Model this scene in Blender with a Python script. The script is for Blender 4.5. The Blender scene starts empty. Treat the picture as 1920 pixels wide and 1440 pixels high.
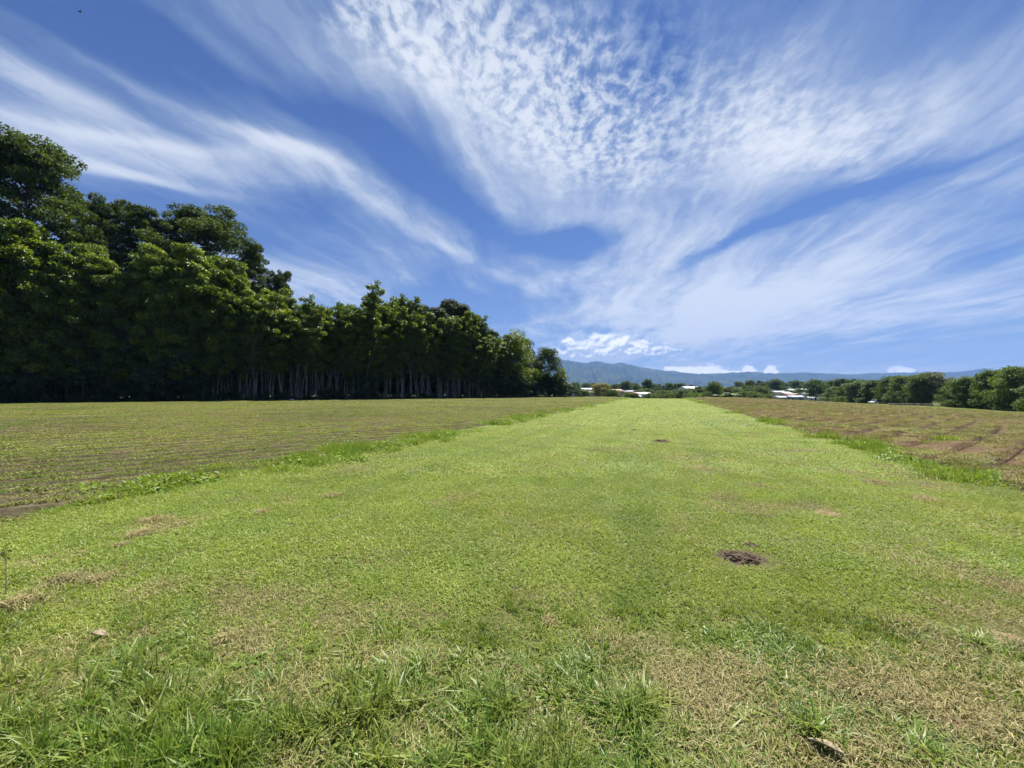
import bpy, math, random
import numpy as np
from mathutils import Vector

scene = bpy.context.scene
COL = scene.collection
R = math.radians

# ------------------------------------------------------------------ camera
F = 723.0                      # focal length in pixels of the 1920 px photograph
CAMH, HORY = 1.5, 734.5        # eye height, horizon row in the photograph
cam_d = bpy.data.cameras.new('camera')
cam_d.sensor_width = 36.0
cam_d.lens = 36.0 * F / 1920.0
cam_d.clip_start = 0.05
cam_d.clip_end = 60000.0
cam = bpy.data.objects.new('camera', cam_d)
COL.objects.link(cam)
cam.location = (0, 0, CAMH)
cam.rotation_euler = (R(90) + math.atan((HORY - 720) / F), 0, 0)
scene.camera = cam
scene.render.resolution_x, scene.render.resolution_y = 1024, 768

# ------------------------------------------------------------------ view
vs = scene.view_settings
scene.display_settings.display_device = 'sRGB'
vs.view_transform = 'Standard'
vs.look = 'None'
vs.exposure = 1.0
vs.gamma = 1.0
vs.use_curve_mapping = False
cy = scene.cycles
cy.use_denoising = True
cy.use_adaptive_sampling = True
cy.adaptive_threshold = 0.02
cy.max_bounces = 4
cy.diffuse_bounces = 2
cy.glossy_bounces = 2
cy.transmission_bounces = 2
cy.transparent_max_bounces = 8
cy.volume_bounces = 0
cy.sample_clamp_indirect = 6.0
cy.caustics_reflective = cy.caustics_refractive = False

# ------------------------------------------------------------------ sun
SUN_EL, SUN_AZ = R(63), R(28)          # azimuth measured from +Y towards +X
sd = bpy.data.lights.new('sun', 'SUN')
sd.energy = 5.0
sd.angle = R(0.53)
sd.color = (1.0, 0.955, 0.88)
sun = bpy.data.objects.new('sun', sd)
COL.objects.link(sun)
SUNV = Vector((math.sin(SUN_AZ) * math.cos(SUN_EL), math.cos(SUN_AZ) * math.cos(SUN_EL), math.sin(SUN_EL)))
sun.rotation_euler = SUNV.to_track_quat('Z', 'Y').to_euler()
sun.location = SUNV * 300


# ------------------------------------------------------------------ node helper
class NT:
    def __init__(self, tree):
        self.t = tree
        self.n = tree.nodes
        self.l = tree.links

    def new(self, typ, **kw):
        nd = self.n.new(typ)
        for k, v in kw.items():
            setattr(nd, k, v)
        return nd

    def put(self, sock, v):
        if v is None:
            return
        if isinstance(v, bpy.types.NodeSocket):
            self.l.new(v, sock)
        else:
            if sock.type == 'RGBA' and len(v) == 3:
                v = (*v, 1.0)
            sock.default_value = v

    def m(self, op, a, b=None, c=None, clamp=False):
        nd = self.new('ShaderNodeMath', operation=op, use_clamp=clamp)
        for s, v in zip(nd.inputs, (a, b, c)):
            self.put(s, v)
        return nd.outputs[0]

    def mad(self, a, b, c):
        return self.m('MULTIPLY_ADD', a, b, c)

    def vm(self, op, a, b=None, s=None):
        nd = self.new('ShaderNodeVectorMath', operation=op)
        self.put(nd.inputs[0], a)
        self.put(nd.inputs[1], b)
        if s is not None:
            self.put(nd.inputs['Scale'], s)
        return nd.outputs['Value'] if op in ('DOT_PRODUCT', 'LENGTH') else nd.outputs[0]

    def xyz(self, x, y, z=0.0):
        nd = self.new('ShaderNodeCombineXYZ')
        for s, v in zip(nd.inputs, (x, y, z)):
            self.put(s, v)
        return nd.outputs[0]

    def sep(self, v):
        nd = self.new('ShaderNodeSeparateXYZ')
        self.put(nd.inputs[0], v)
        return nd.outputs

    def noise(self, vec, scale, detail=4.0, rough=0.55, dist=0.0, col=False, lac=2.0, dim='3D'):
        nd = self.new('ShaderNodeTexNoise', noise_dimensions=dim)
        self.put(nd.inputs['Vector'], vec)
        self.put(nd.inputs['Scale'], scale)
        self.put(nd.inputs['Detail'], detail)
        self.put(nd.inputs['Roughness'], rough)
        self.put(nd.inputs['Distortion'], dist)
        self.put(nd.inputs['Lacunarity'], lac)
        return nd.outputs['Color' if col else 0]

    def vor(self, vec, scale, rnd=1.0, feature='F1', out='Distance', dim='3D'):
        nd = self.new('ShaderNodeTexVoronoi', feature=feature, voronoi_dimensions=dim)
        self.put(nd.inputs['Vector'], vec)
        self.put(nd.inputs['Scale'], scale)
        self.put(nd.inputs['Randomness'], rnd)
        return nd.outputs[out]

    def ss(self, x, lo, hi):
        nd = self.new('ShaderNodeMapRange', interpolation_type='SMOOTHSTEP')
        self.put(nd.inputs['Value'], x)
        self.put(nd.inputs['From Min'], lo)
        self.put(nd.inputs['From Max'], hi)
        return nd.outputs[0]

    def mix(self, f, a, b, blend='MIX'):
        nd = self.new('ShaderNodeMix', data_type='RGBA', blend_type=blend)
        self.put(nd.inputs[0], f)
        self.put(nd.inputs[6], a)
        self.put(nd.inputs[7], b)
        return nd.outputs[2]

    def attr(self, name, out='Fac', typ='GEOMETRY'):
        nd = self.new('ShaderNodeAttribute', attribute_name=name, attribute_type=typ)
        return nd.outputs[out]

    def pos(self):
        return self.new('ShaderNodeNewGeometry').outputs['Position']


# ------------------------------------------------------------------ sky: Nishita + wind-drawn cirrus on a high sheet
world = bpy.data.worlds.new('World')
scene.world = world
world.use_nodes = True
CLOUD_K = 0.05


def sheet(px, py):
    """direction of a photograph pixel -> place on the flat cloud sheet (in sheet heights)"""
    dx, dz = (px - 960) / F, (HORY - py) / F
    n = math.sqrt(dx * dx + 1 + dz * dz)
    dx, dy, dz = dx / n, 1 / n, dz / n
    return dx / (dz + CLOUD_K), dy / (dz + CLOUD_K)


def build_sky():
    k = NT(world.node_tree)
    k.n.clear()
    D = k.new('ShaderNodeTexCoord').outputs['Generated']
    x, y, z = k.sep(D)
    zc = k.m('ADD', k.m('MAXIMUM', z, 0.0), CLOUD_K)
    P0 = k.xyz(k.m('DIVIDE', x, zc), k.m('DIVIDE', y, zc), 0.0)
    # broad warp so that nothing runs ruler straight
    wx = k.m('SUBTRACT', k.noise(P0, 0.9, 1.0, 0.5, dim='2D'), 0.5)
    wy = k.m('SUBTRACT', k.noise(k.vm('ADD', P0, (7.3, 2.1, 0)), 1.1, 1.0, 0.5, dim='2D'), 0.5)
    wf = k.m('SUBTRACT', k.noise(P0, 6.0, 3.0, 0.6, dim='2D'), 0.5)
    wf = k.m('MULTIPLY', wf, 0.11)
    P = k.vm('ADD', P0, k.xyz(k.mad(wx, 0.36, wf), k.mad(wy, 0.42, wf), 0.0))

    def feat(p0, p1, w, amp, acc):
        a, b = sheet(*p0), sheet(*p1)
        L = math.hypot(b[0] - a[0], b[1] - a[1])
        mp = k.new('ShaderNodeMapping', vector_type='TEXTURE')
        k.put(mp.inputs['Vector'], P)
        mp.inputs['Location'].default_value = ((a[0] + b[0]) / 2, (a[1] + b[1]) / 2, 0)
        mp.inputs['Rotation'].default_value = (0, 0, math.atan2(b[1] - a[1], b[0] - a[0]))
        mp.inputs['Scale'].default_value = (L / 1.5, w, 1)
        q = mp.outputs[0]
        return k.mad(k.m('POWER', 0.3679, k.vm('DOT_PRODUCT', q, q)), amp, acc)

    feats = FEATS
    dens = 0.0
    for f in feats:
        dens = feat(*f, dens)

    # streak coordinates
    th = R(9)
    al = (math.sin(th), math.cos(th), 0)
    ac = (math.cos(th), -math.sin(th), 0)
    # slight fan: the streaks spread away from the far end
    u = k.vm('DOT_PRODUCT', P, al)
    v = k.vm('DOT_PRODUCT', P, ac)
    S1 = k.xyz(k.m('MULTIPLY', u, 0.42), k.m('MULTIPLY', v, 1.7), 0.0)
    S2 = k.xyz(k.m('MULTIPLY', u, 1.0), k.m('MULTIPLY', v, 4.6), 0.0)
    n1 = k.noise(S1, 1.6, 5.0, 0.58, 0.3, dim='2D')
    n2 = k.noise(S2, 2.0, 5.0, 0.60, 0.4, dim='2D')
    nb = k.noise(P, 1.4, 5.0, 0.60, 0.0, dim='2D')
    fib = k.mad(n1, 0.50, k.mad(n2, 0.30, k.mad(nb, 0.46, -0.06)))      # mean about 0.6
    # thickening towards the horizon where the sheet is seen edge on
    low = k.m('EXPONENT', k.m('MULTIPLY', k.m('MAXIMUM', z, 0.0), -4.6))
    cov = k.m('ADD', k.m('ADD', dens, k.m('MULTIPLY', low, 0.52)), fib)
    cir = k.ss(cov, 0.38, 1.30)
    # small ripple clouds
    wr = k.m('MULTIPLY', wf, 0.55)
    um = k.m('ADD', k.vm('DOT_PRODUCT', P0, al), wr)
    vm_ = k.m('SUBTRACT', k.vm('DOT_PRODUCT', P0, ac), wr)
    Pm2 = k.xyz(k.m('MULTIPLY', um, 0.72), vm_, 0.0)
    c2 = k.noise(Pm2, 23.0, 3.0, 0.62, 0.0, dim='2D')
    rip = 0.0
    for f in RIPPLE:
        rip = feat(*f, rip)
    rip = k.m('ADD', rip, k.m('MULTIPLY', k.m('SUBTRACT', nb, 0.5), 0.8))
    mac = k.m('MULTIPLY', k.ss(k.mad(rip, 0.12, k.mad(n1, 0.26, c2)), 0.44, 0.92), k.ss(rip, 0.05, 0.95))
    amp = k.m('MULTIPLY', mac, 0.74)
    alpha = k.m('SUBTRACT', 1.0, k.m('MULTIPLY', k.m('SUBTRACT', 1.0, k.m('MULTIPLY', cir, 0.84)), k.m('SUBTRACT', 1.0, amp)))
    alpha = k.m('MAXIMUM', alpha, k.m('MULTIPLY', k.m('EXPONENT', k.m('MULTIPLY', k.m('MAXIMUM', z, 0.0), -5.5)), k.mad(n1, 0.55, 0.46)))
    alpha = k.m('MINIMUM', alpha, 0.95)

    sky = k.new('ShaderNodeTexSky', sky_type='NISHITA')
    sky.sun_disc = False
    sky.sun_elevation = SUN_EL
    sky.sun_rotation = SUN_AZ
    sky.altitude = 200
    sky.air_density = 1.0
    sky.dust_density = 0.15
    sky.ozone_density = 3.0
    blue = k.mix(1.0, sky.outputs[0], SKY_TINT, 'MULTIPLY')
    # thin cloud: lit veil, the thickest parts whitest
    ccol = k.mix(k.ss(alpha, 0.25, 0.95), CLOUD_THIN, CLOUD_THICK)
    col = k.mix(alpha, blue, ccol)

    # heaped clouds standing on the far ridge: azimuth / elevation space
    az = k.m('ARCTAN2', x, y)
    wz = k.m('ARCSINE', z)
    A = k.xyz(k.m('MULTIPLY', az, 1.0), k.m('MULTIPLY', wz, 1.6), 1.3)
    puff = k.noise(A, 30.0, 6.0, 0.55, 0.0, dim='2D')
    puff2 = k.noise(k.vm('ADD', A, (-0.004, 0.010, 0.0)), 30.0, 4.0, 0.55, 0.0, dim='2D')
    B, tmain = None, None
    for (px0, px1, ytop, ybase) in HEAPS:
        a0, a1 = math.atan((px0 - 960) / F), math.atan((px1 - 960) / F)
        ca = math.cos((a0 + a1) / 2)
        e0, e1 = math.atan((HORY - ybase) / F * ca), math.atan((HORY - ytop) / F * ca)
        da = k.mad(az, 2 / (a1 - a0), -(a0 + a1) / (a1 - a0))
        t = k.mad(wz, 1 / (e1 - e0), -e0 / (e1 - e0))
        da = k.mad(k.m('SUBTRACT', puff2, 0.5), 1.6, da)
        body = k.m('SUBTRACT', 1.0, k.mad(da, da, k.m('MAXIMUM', t, k.m('MULTIPLY', t, -4.0))))
        B = body if B is None else k.m('MAXIMUM', B, body)
        tmain = t if tmain is None else tmain
    hb = k.ss(k.mad(k.m('SUBTRACT', puff, 0.5), 1.3, k.mad(B, 1.4, 0.12)), 0.05, 0.65)
    tm = k.m('ADD', k.m('MULTIPLY', tmain, 1.15), k.m('MULTIPLY', k.ss(tmain, -0.3, -0.6), 2.0))
    lit = k.ss(k.mad(k.m('SUBTRACT', puff, puff2), 3.2, tm), 0.0, 0.9)
    col = k.mix(k.m('MULTIPLY', hb, 0.82), col, k.mix(lit, HEAP_DARK, HEAP_LIT))
    bg = k.new('ShaderNodeBackground')
    k.put(bg.inputs['Color'], col)
    bg.inputs['Strength'].default_value = SKY_STRENGTH
    out = k.new('ShaderNodeOutputWorld')
    k.l.new(bg.outputs[0], out.inputs['Surface'])
    world.cycles.sampling_method = 'MANUAL'
    world.cycles.sample_map_resolution = 512


SKY_STRENGTH = 0.068
SKY_TINT = (0.33, 0.46, 0.72)
CLOUD_THIN = (3.2, 4.25, 5.6)
CLOUD_THICK = (6.6, 7.0, 7.5)
HEAP_LIT = (10.6, 10.7, 10.7)
HEAP_DARK = (4.6, 5.2, 6.2)
# (pixel from, pixel to, width on the sheet, weight): clouds > 0, clear blue < 0
FEATS = [
    ((-60, 190), (480, 320), 0.20, 0.38),
    ((0, 100), (200, 190), 0.06, 0.28),
    ((120, 290), (450, 370), 0.07, 0.30),
    ((740, 320), (860, 390), 0.035, 0.24),
    ((0, 180), (330, 250), 0.05, 0.22),
    ((370, 215), (640, 330), 0.06, 0.36),
    ((330, 30), (560, 190), 0.05, 0.24),
    ((160, 100), (280, 170), 0.03, 0.24),
    ((520, 300), (960, 520), 0.11, 0.26),
    ((520, 20), (900, 250), 0.17, 0.26),
    ((900, 150), (1260, 500), 0.36, 0.28),
    ((1000, 480), (1300, 640), 0.9, 0.34),
    ((480, 510), (780, 560), 0.50, 0.34),
    ((1290, 620), (1400, 410), 0.16, 0.26),
    ((1920, 320), (1350, 620), 0.45, 0.32),
    ((1920, 120), (1400, 330), 0.46, 0.34),
    ((1400, 600), (1920, 560), 1.3, 0.26),
    ((1500, 20), (1300, 330), 0.22, 0.22),
    ((60, 0), (400, 130), 0.16, -0.28),
    ((560, 200), (930, 430), 0.10, -0.46),
    ((1000, 445), (1090, 445), 0.17, -0.95),
    ((1330, 480), (1660, 350), 0.085, -0.62),
    ((1560, 675), (1920, 660), 1.4, -0.34),
    ((260, 390), (520, 450), 0.14, -0.30),
    ((1190, 40), (1240, 130), 0.07, -0.40),
    ((780, 540), (920, 590), 0.6, -0.40),
]
RIPPLE = [
    ((820, 20), (1180, 320), 0.28, 1.0),
    ((1180, 40), (1620, 330), 0.26, 0.62),
    ((600, 20), (900, 180), 0.12, 0.5),
]
HEAPS = [
    (1000, 1275, 622, 669),
    (1230, 1380, 674, 701),
    (1382, 1422, 680, 697),
    (1425, 1465, 682, 699),
    (1658, 1718, 684, 699),
]
build_sky()

# ------------------------------------------------------------------ helpers
rng = np.random.default_rng(7)


def sstep(x, a, b):
    t = np.clip((np.asarray(x, float) - a) / (b - a), 0, 1)
    return t * t * (3 - 2 * t)


_perm = np.random.default_rng(3).random((256, 256))


def vnoise(x, y):
    """smooth value noise, 0..1"""
    x, y = np.asarray(x, float), np.asarray(y, float)
    xi, yi = np.floor(x).astype(int), np.floor(y).astype(int)
    fx, fy = x - xi, y - yi
    fx, fy = fx * fx * (3 - 2 * fx), fy * fy * (3 - 2 * fy)
    a, b = _perm[xi & 255, yi & 255], _perm[(xi + 1) & 255, yi & 255]
    c, d = _perm[xi & 255, (yi + 1) & 255], _perm[(xi + 1) & 255, (yi + 1) & 255]
    return (a * (1 - fx) + b * fx) * (1 - fy) + (c * (1 - fx) + d * fx) * fy


def fbm(x, y, o=4):
    s, a, t = 0, 0.5, 0
    for i in range(o):
        s = s + a * vnoise(x * 2 ** i + 17.3 * i, y * 2 ** i + 9.1 * i)
        t += a
        a *= 0.5
    return s / t


SA = R(21.2)                                 # heading of the mown strip, right of +Y
def uv(x, y):
    return np.cos(SA) * x - np.sin(SA) * y, np.sin(SA) * x + np.cos(SA) * y


def xy(u, v):
    return np.cos(SA) * u + np.sin(SA) * v, -np.sin(SA) * u + np.cos(SA) * v


UL, UR = -7.0, 4.9                           # edges of the mown strip


def vend(u):                                 # where the fields break away to the valley
    return 116 - 26 * np.exp(-((u + 1) / 9.0) ** 2) + 36 * sstep(u, 8, 40)


def hgt(x, y):
    x, y = np.asarray(x, float), np.asarray(y, float)
    u, v = uv(x, y)
    z = -2.45 * sstep(u, 7, 72)
    z = z - (4.6 - 2.0 * sstep(u, 20, 70)) * sstep(v - vend(u), -4, 75)
    z = z + 10.0 * sstep(y, 270, 520) * sstep(x, -60, 130) + 4.0 * sstep(y, 300, 700)
    z = z + 0.10 * (fbm(x * 0.05, y * 0.05, 3) - 0.5) * sstep(np.hypot(x, y), 8, 30)
    return z


def mesh_np(name, verts, faces, mats=(), attrs=None, smooth=False):
    """faces: list of (n,k) int arrays, k = 3 or 4"""
    me = bpy.data.meshes.new(name)
    verts = np.ascontiguousarray(verts, dtype=np.float32)
    me.vertices.add(len(verts))
    me.vertices.foreach_set('co', verts.ravel())
    faces = [f for f in faces if len(f)]
    tot = np.concatenate([np.full(len(f), f.shape[1]) for f in faces])
    me.loops.add(int(tot.sum()))
    me.loops.foreach_set('vertex_index', np.concatenate([f.ravel() for f in faces]).astype(np.int32))
    me.polygons.add(len(tot))
    me.polygons.foreach_set('loop_start', np.concatenate([[0], np.cumsum(tot)[:-1]]).astype(np.int32))
    if smooth:
        me.polygons.foreach_set('use_smooth', np.ones(len(tot), bool))
    for m in mats:
        me.materials.append(m)
    for k, a in (attrs or {}).items():
        at = me.attributes.new(k, 'FLOAT', 'POINT')
        at.data.foreach_set('value', np.ascontiguousarray(a, dtype=np.float32))
    me.update(calc_edges=True)
    return me


def grid_faces(nu, nv, mask=None):
    i, j = np.meshgrid(np.arange(nu - 1), np.arange(nv - 1), indexing='ij')
    a = i * nv + j
    f = np.stack([a, a + nv, a + nv + 1, a + 1], -1)
    if mask is not None:
        f = f[mask]
    return f.reshape(-1, 4)


def link(name, me, parent=None, loc=None, rot=None, scl=None):
    o = bpy.data.objects.new(name, me)
    COL.objects.link(o)
    if parent is not None:
        o.parent = parent
    if loc is not None:
        o.location = loc
    if rot is not None:
        o.rotation_euler = rot
    if scl is not None:
        o.scale = scl if hasattr(scl, '__len__') else (scl,) * 3
    return o


def tag(o, label=None, cat=None, group=None, kind=None):
    for k, v in (('label', label), ('category', cat), ('group', group), ('kind', kind)):
        if v:
            o[k] = v
    return o


def tube(path, rad, n=6):
    """verts, quads of a tapered tube along a path"""
    path = np.asarray(path, float)
    rad = np.asarray(rad, float)
    d = np.gradient(path, axis=0)
    d /= np.linalg.norm(d, axis=1)[:, None] + 1e-9
    ref = np.where(np.abs(d[:, 2:3]) > 0.9, np.array([[1.0, 0, 0]]), np.array([[0, 0, 1.0]]))
    a = np.cross(d, ref)
    a /= np.linalg.norm(a, axis=1)[:, None] + 1e-9
    b = np.cross(d, a)
    th = np.linspace(0, 2 * np.pi, n, endpoint=False)
    v = path[:, None] + rad[:, None, None] * (np.cos(th)[None, :, None] * a[:, None] + np.sin(th)[None, :, None] * b[:, None])
    m = len(path)
    i, j = np.meshgrid(np.arange(m - 1), np.arange(n), indexing='ij')
    k = (j + 1) % n
    f = np.stack([i * n + j, i * n + k, (i + 1) * n + k, (i + 1) * n + j], -1).reshape(-1, 4)
    return v.reshape(-1, 3), f


class Acc:
    """collects pieces of ONE mesh"""
    def __init__(self):
        self.v, self.f, self.n = [], [], 0

    def add(self, v, *fs):
        self.v.append(np.asarray(v, float))
        for f in fs:
            self.f.append(np.asarray(f) + self.n)
        self.n += len(v)
        return self

    def box(self, x0, x1, y0, y1, z0, z1):
        v = [(x, y, z) for x in (x0, x1) for y in (y0, y1) for z in (z0, z1)]
        f = np.array([(0, 1, 3, 2), (4, 6, 7, 5), (0, 4, 5, 1), (2, 3, 7, 6), (0, 2, 6, 4), (1, 5, 7, 3)])
        return self.add(v, f)

    def mesh(self, name, mat, smooth=False):
        return mesh_np(name, np.concatenate(self.v), self.f, [mat], smooth=smooth)


# ------------------------------------------------------------------ materials
def mat_new(name):
    m = bpy.data.materials.new(name)
    m.use_nodes = True
    k = NT(m.node_tree)
    k.n.clear()
    out = k.new('ShaderNodeOutputMaterial')
    return m, k, out


def principled(k, col, rough=0.7, spec=0.3, normal=None):
    p = k.new('ShaderNodeBsdfPrincipled')
    k.put(p.inputs['Base Color'], col)
    k.put(p.inputs['Roughness'], rough)
    k.put(p.inputs['Specular IOR Level'], spec)
    if normal is not None:
        k.put(p.inputs['Normal'], normal)
    return p.outputs[0]


def bump(k, h, strength, dist):
    b = k.new('ShaderNodeBump')
    b.inputs['Strength'].default_value = strength
    b.inputs['Distance'].default_value = dist
    k.put(b.inputs['Height'], h)
    return b.outputs[0]


def mat_simple(name, col, rough=0.7, spec=0.3, var=0.25, scale=2.0):
    m, k, out = mat_new(name)
    n = k.noise(k.pos(), scale, 4, 0.6)
    c = k.mix(k.ss(n, 0.3, 0.7), tuple(x * (1 - var) for x in col), tuple(min(1, x * (1 + var)) for x in col))
    k.l.new(principled(k, c, rough, spec), out.inputs[0])
    return m


def mat_leaf(name, c0, c1, c2, trans=0.35, rough=0.45, spec=0.35, tcol=None, patch=None, straw=None):
    """leaf or blade: three tints by the 'tint' attribute, patches by place, light through the leaf"""
    m, k, out = mat_new(name)
    t = k.attr('tint')
    rnd = k.new('ShaderNodeObjectInfo').outputs['Random']
    c = k.mix(k.ss(t, 0.0, 0.55), c0, c1)
    c = k.mix(k.ss(t, 0.55, 1.0), c, c2)
    if patch:
        sc, col, amt = patch
        n = k.noise(k.pos(), sc, 3, 0.6)
        c = k.mix(k.m('MULTIPLY', k.ss(n, 0.42, 0.68), amt), c, col)
    if name == 'mown_grass_blade':          # mower and wheel streaks along the strip, thin and lush ground
        p = k.pos()
        u_ = k.vm('DOT_PRODUCT', p, (math.cos(SA), -math.sin(SA), 0))
        v_ = k.vm('DOT_PRODUCT', p, (math.sin(SA), math.cos(SA), 0))
        st = k.noise(k.xyz(k.m('MULTIPLY', u_, 1.1), k.m('MULTIPLY', v_, 0.07), 0), 1.0, 3, 0.6, dim='2D')
        c = k.mix(k.m('MULTIPLY', k.ss(st, 0.42, 0.75), 0.32), c, (0.12, 0.21, 0.04))
        bl = k.noise(k.xyz(u_, v_, 0), 0.55, 4, 0.6, dim='2D')
        c = k.mix(k.m('MULTIPLY', k.ss(bl, 0.55, 0.75), 0.5), c, (0.15, 0.235, 0.045))
    if straw:
        sc, col, lo, hi, amt = straw
        n = k.noise(k.vm('ADD', k.pos(), (31.7, 5.2, 0)), sc, 4, 0.65)
        c = k.mix(k.m('MULTIPLY', k.ss(k.mad(t, 0.10, n), lo, hi), amt), c, col)
    c = k.mix(1.0, c, k.mix(rnd, (0.82, 0.84, 0.8), (1.16, 1.12, 1.1)), 'MULTIPLY')
    tr = k.new('ShaderNodeBsdfTranslucent')
    k.put(tr.inputs[0], k.mix(1.0, c, tcol or (1.7, 1.55, 0.7), 'MULTIPLY'))
    mx = k.new('ShaderNodeMixShader')
    mx.inputs[0].default_value = trans
    k.l.new(principled(k, c, rough, spec), mx.inputs[1])
    k.l.new(tr.outputs[0], mx.inputs[2])
    k.l.new(mx.outputs[0], out.inputs[0])
    return m


def mat_ground(name, cols, s_big, s_small, bmp=0.02, sand=None):
    m, k, out = mat_new(name)
    p = k.pos()
    a, b = k.noise(p, s_big, 4, 0.6), k.noise(p, s_small, 6, 0.68)
    c = k.mix(k.ss(a, 0.35, 0.65), cols[0], cols[1])
    c = k.mix(k.m('MULTIPLY', k.ss(b, 0.42, 0.66), 0.8), c, cols[2])
    if sand:
        c = k.mix(k.ss(k.noise(p, sand[0], 3, 0.6), 0.5, 0.62), c, sand[1])
    k.l.new(principled(k, c, 0.95, 0.1, bump(k, b, 0.7, bmp)), out.inputs[0])
    return m


M = {}
M['ground'] = mat_ground('far_ground_soil_and_grass', [(0.07, 0.10, 0.025), (0.11, 0.13, 0.035), (0.06, 0.07, 0.02)], 0.03, 0.8, 0.05)
M['lawn_soil'] = mat_ground('thatch_under_lawn', [(0.11, 0.12, 0.035), (0.15, 0.15, 0.055), (0.06, 0.06, 0.025)], 0.25, 50.0, 0.02)
M['verge_soil'] = mat_ground('verge_soil', [(0.075, 0.062, 0.035), (0.12, 0.10, 0.06), (0.045, 0.036, 0.022)], 1.3, 16.0, 0.02)
M['left_soil'] = mat_ground('grey_brown_field_soil', [(0.092, 0.076, 0.043), (0.12, 0.10, 0.058), (0.058, 0.049, 0.026)], 0.35, 7.0, 0.05)
M['right_soil'] = mat_ground('red_brown_field_soil', [(0.155, 0.092, 0.052), (0.10, 0.078, 0.040), (0.065, 0.054, 0.026)], 0.12, 5.0, 0.05)
M['litter'] = mat_ground('forest_litter', [(0.035, 0.028, 0.018), (0.05, 0.04, 0.025), (0.02, 0.018, 0.01)], 0.4, 4.0, 0.04)
M['bark_pale'] = mat_simple('pale_grey_bark', (0.24, 0.215, 0.17), 0.85, 0.15, 0.35, 1.6)
M['bark_dark'] = mat_simple('dark_grey_bark', (0.075, 0.066, 0.052), 0.9, 0.1, 0.35, 1.4)
M['teak'] = mat_leaf('broad_glossy_leaf', (0.05, 0.09, 0.013), (0.10, 0.16, 0.019), (0.23, 0.285, 0.03), 0.48, 0.34, 0.5)
M['giant'] = mat_leaf('dark_dense_leaf', (0.030, 0.058, 0.012), (0.052, 0.088, 0.018), (0.09, 0.13, 0.028), 0.36, 0.55, 0.25)
M['feather'] = mat_leaf('fine_dark_leaf', (0.026, 0.050, 0.012), (0.040, 0.072, 0.014), (0.06, 0.10, 0.02), 0.28, 0.5, 0.25)
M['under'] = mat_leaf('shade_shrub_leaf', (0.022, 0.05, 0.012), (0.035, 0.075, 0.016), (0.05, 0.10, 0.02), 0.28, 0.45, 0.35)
M['right_leaf'] = mat_leaf('mid_green_leaf', (0.055, 0.10, 0.02), (0.085, 0.145, 0.026), (0.13, 0.20, 0.036), 0.36, 0.5, 0.3)
M['grey_leaf'] = mat_leaf('grey_green_leaf', (0.085, 0.115, 0.06), (0.12, 0.15, 0.08), (0.17, 0.2, 0.11), 0.25, 0.55, 0.3)
M['far_leaf'] = mat_leaf('distant_tree_leaf', (0.050, 0.090, 0.020), (0.075, 0.12, 0.026), (0.105, 0.15, 0.036), 0.32, 0.6, 0.2)
M['pale_leaf'] = mat_leaf('cream_yellow_flower_and_leaf', (0.16, 0.19, 0.05), (0.36, 0.34, 0.12), (0.56, 0.50, 0.22), 0.25, 0.6, 0.2, tcol=(1.2, 1.15, 0.8))
M['banana'] = mat_leaf('long_pale_green_leaf', (0.13, 0.20, 0.06), (0.19, 0.27, 0.09), (0.27, 0.34, 0.13), 0.3, 0.45, 0.4, tcol=(1.3, 1.25, 0.7))

# ------------------------------------------------------------------ ground sheet to the horizon
def build_ground():
    na = 220
    rad = np.concatenate([np.linspace(0.3, 8, 20), np.geomspace(8.6, 7990, 120)])
    ang = np.linspace(0, 2 * np.pi, na + 1)
    Rr, A = np.meshgrid(rad, ang, indexing='ij')
    x, y = Rr * np.sin(A), Rr * np.cos(A)
    z = hgt(x, y) - 0.09
    v = np.stack([x, y, z], -1).reshape(-1, 3)
    f = grid_faces(len(rad), na + 1)
    c = len(v)
    v = np.concatenate([v, [[0, 0, -0.09]]])
    cap = np.stack([np.full(na, c), np.arange(na), np.arange(na) + 1], -1)
    o = link('ground', mesh_np('ground', v, [f, cap], [M['ground']], smooth=True))
    tag(o, 'gently falling green land running out to the far hills', 'ground', kind='structure')


build_ground()


def lawn_z(x, y):
    return hgt(x, y) + 0.035 * (fbm(x * 0.7, y * 0.7, 3) - 0.5)


def build_strip():
    v_ = np.concatenate([np.arange(-9, 12, 0.12), np.arange(12, 40, 0.5), np.arange(40, 93, 1.5)])
    u_ = np.linspace(UL - 0.9, UR + 0.9, 100)
    V, U = np.meshgrid(v_, u_, indexing='ij')
    x, y = xy(U, V)
    z = lawn_z(x, y) - 0.10 * (1 - sstep(np.minimum(U - UL, UR - U), -0.9, 0.0))
    o = link('mown_strip', mesh_np('mown_strip', np.stack([x, y, z], -1).reshape(-1, 3), [grid_faces(len(v_), len(u_))[:, ::-1]], [M['lawn_soil']], smooth=True))
    tag(o, 'long mown green strip running straight away between the two fields', 'lawn', kind='structure')
    # rough verge at the photographer's feet
    x_ = np.arange(-9, 9.01, 0.09)
    y_ = np.arange(-6, 2.31, 0.07)
    Y, X = np.meshgrid(y_, x_, indexing='ij')
    z = lawn_z(X, Y) - 0.006 + 0.08 * (fbm(X * 2.2, Y * 2.2, 4) - 0.5) * sstep(Y, 2.2, 1.6) - 0.07 * sstep(Y, 1.7, 2.3)
    o = link('verge', mesh_np('verge', np.stack([X, Y, z], -1).reshape(-1, 3), [grid_faces(len(y_), len(x_))[:, ::-1]], [M['verge_soil']], smooth=True))
    tag(o, 'rough uneven soil verge along the bottom of the view', 'verge', kind='structure')


build_strip()

# ------------------------------------------------------------------ left field: low ridges, rows run towards the far right
LA = R(54.9)
LD, LN = (np.sin(LA), np.cos(LA)), (-np.cos(LA), np.sin(LA))
LA0, LB = 0.33, 0.030                        # row spacing LA0 + LB * rho: wider rows deeper in the field


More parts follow.
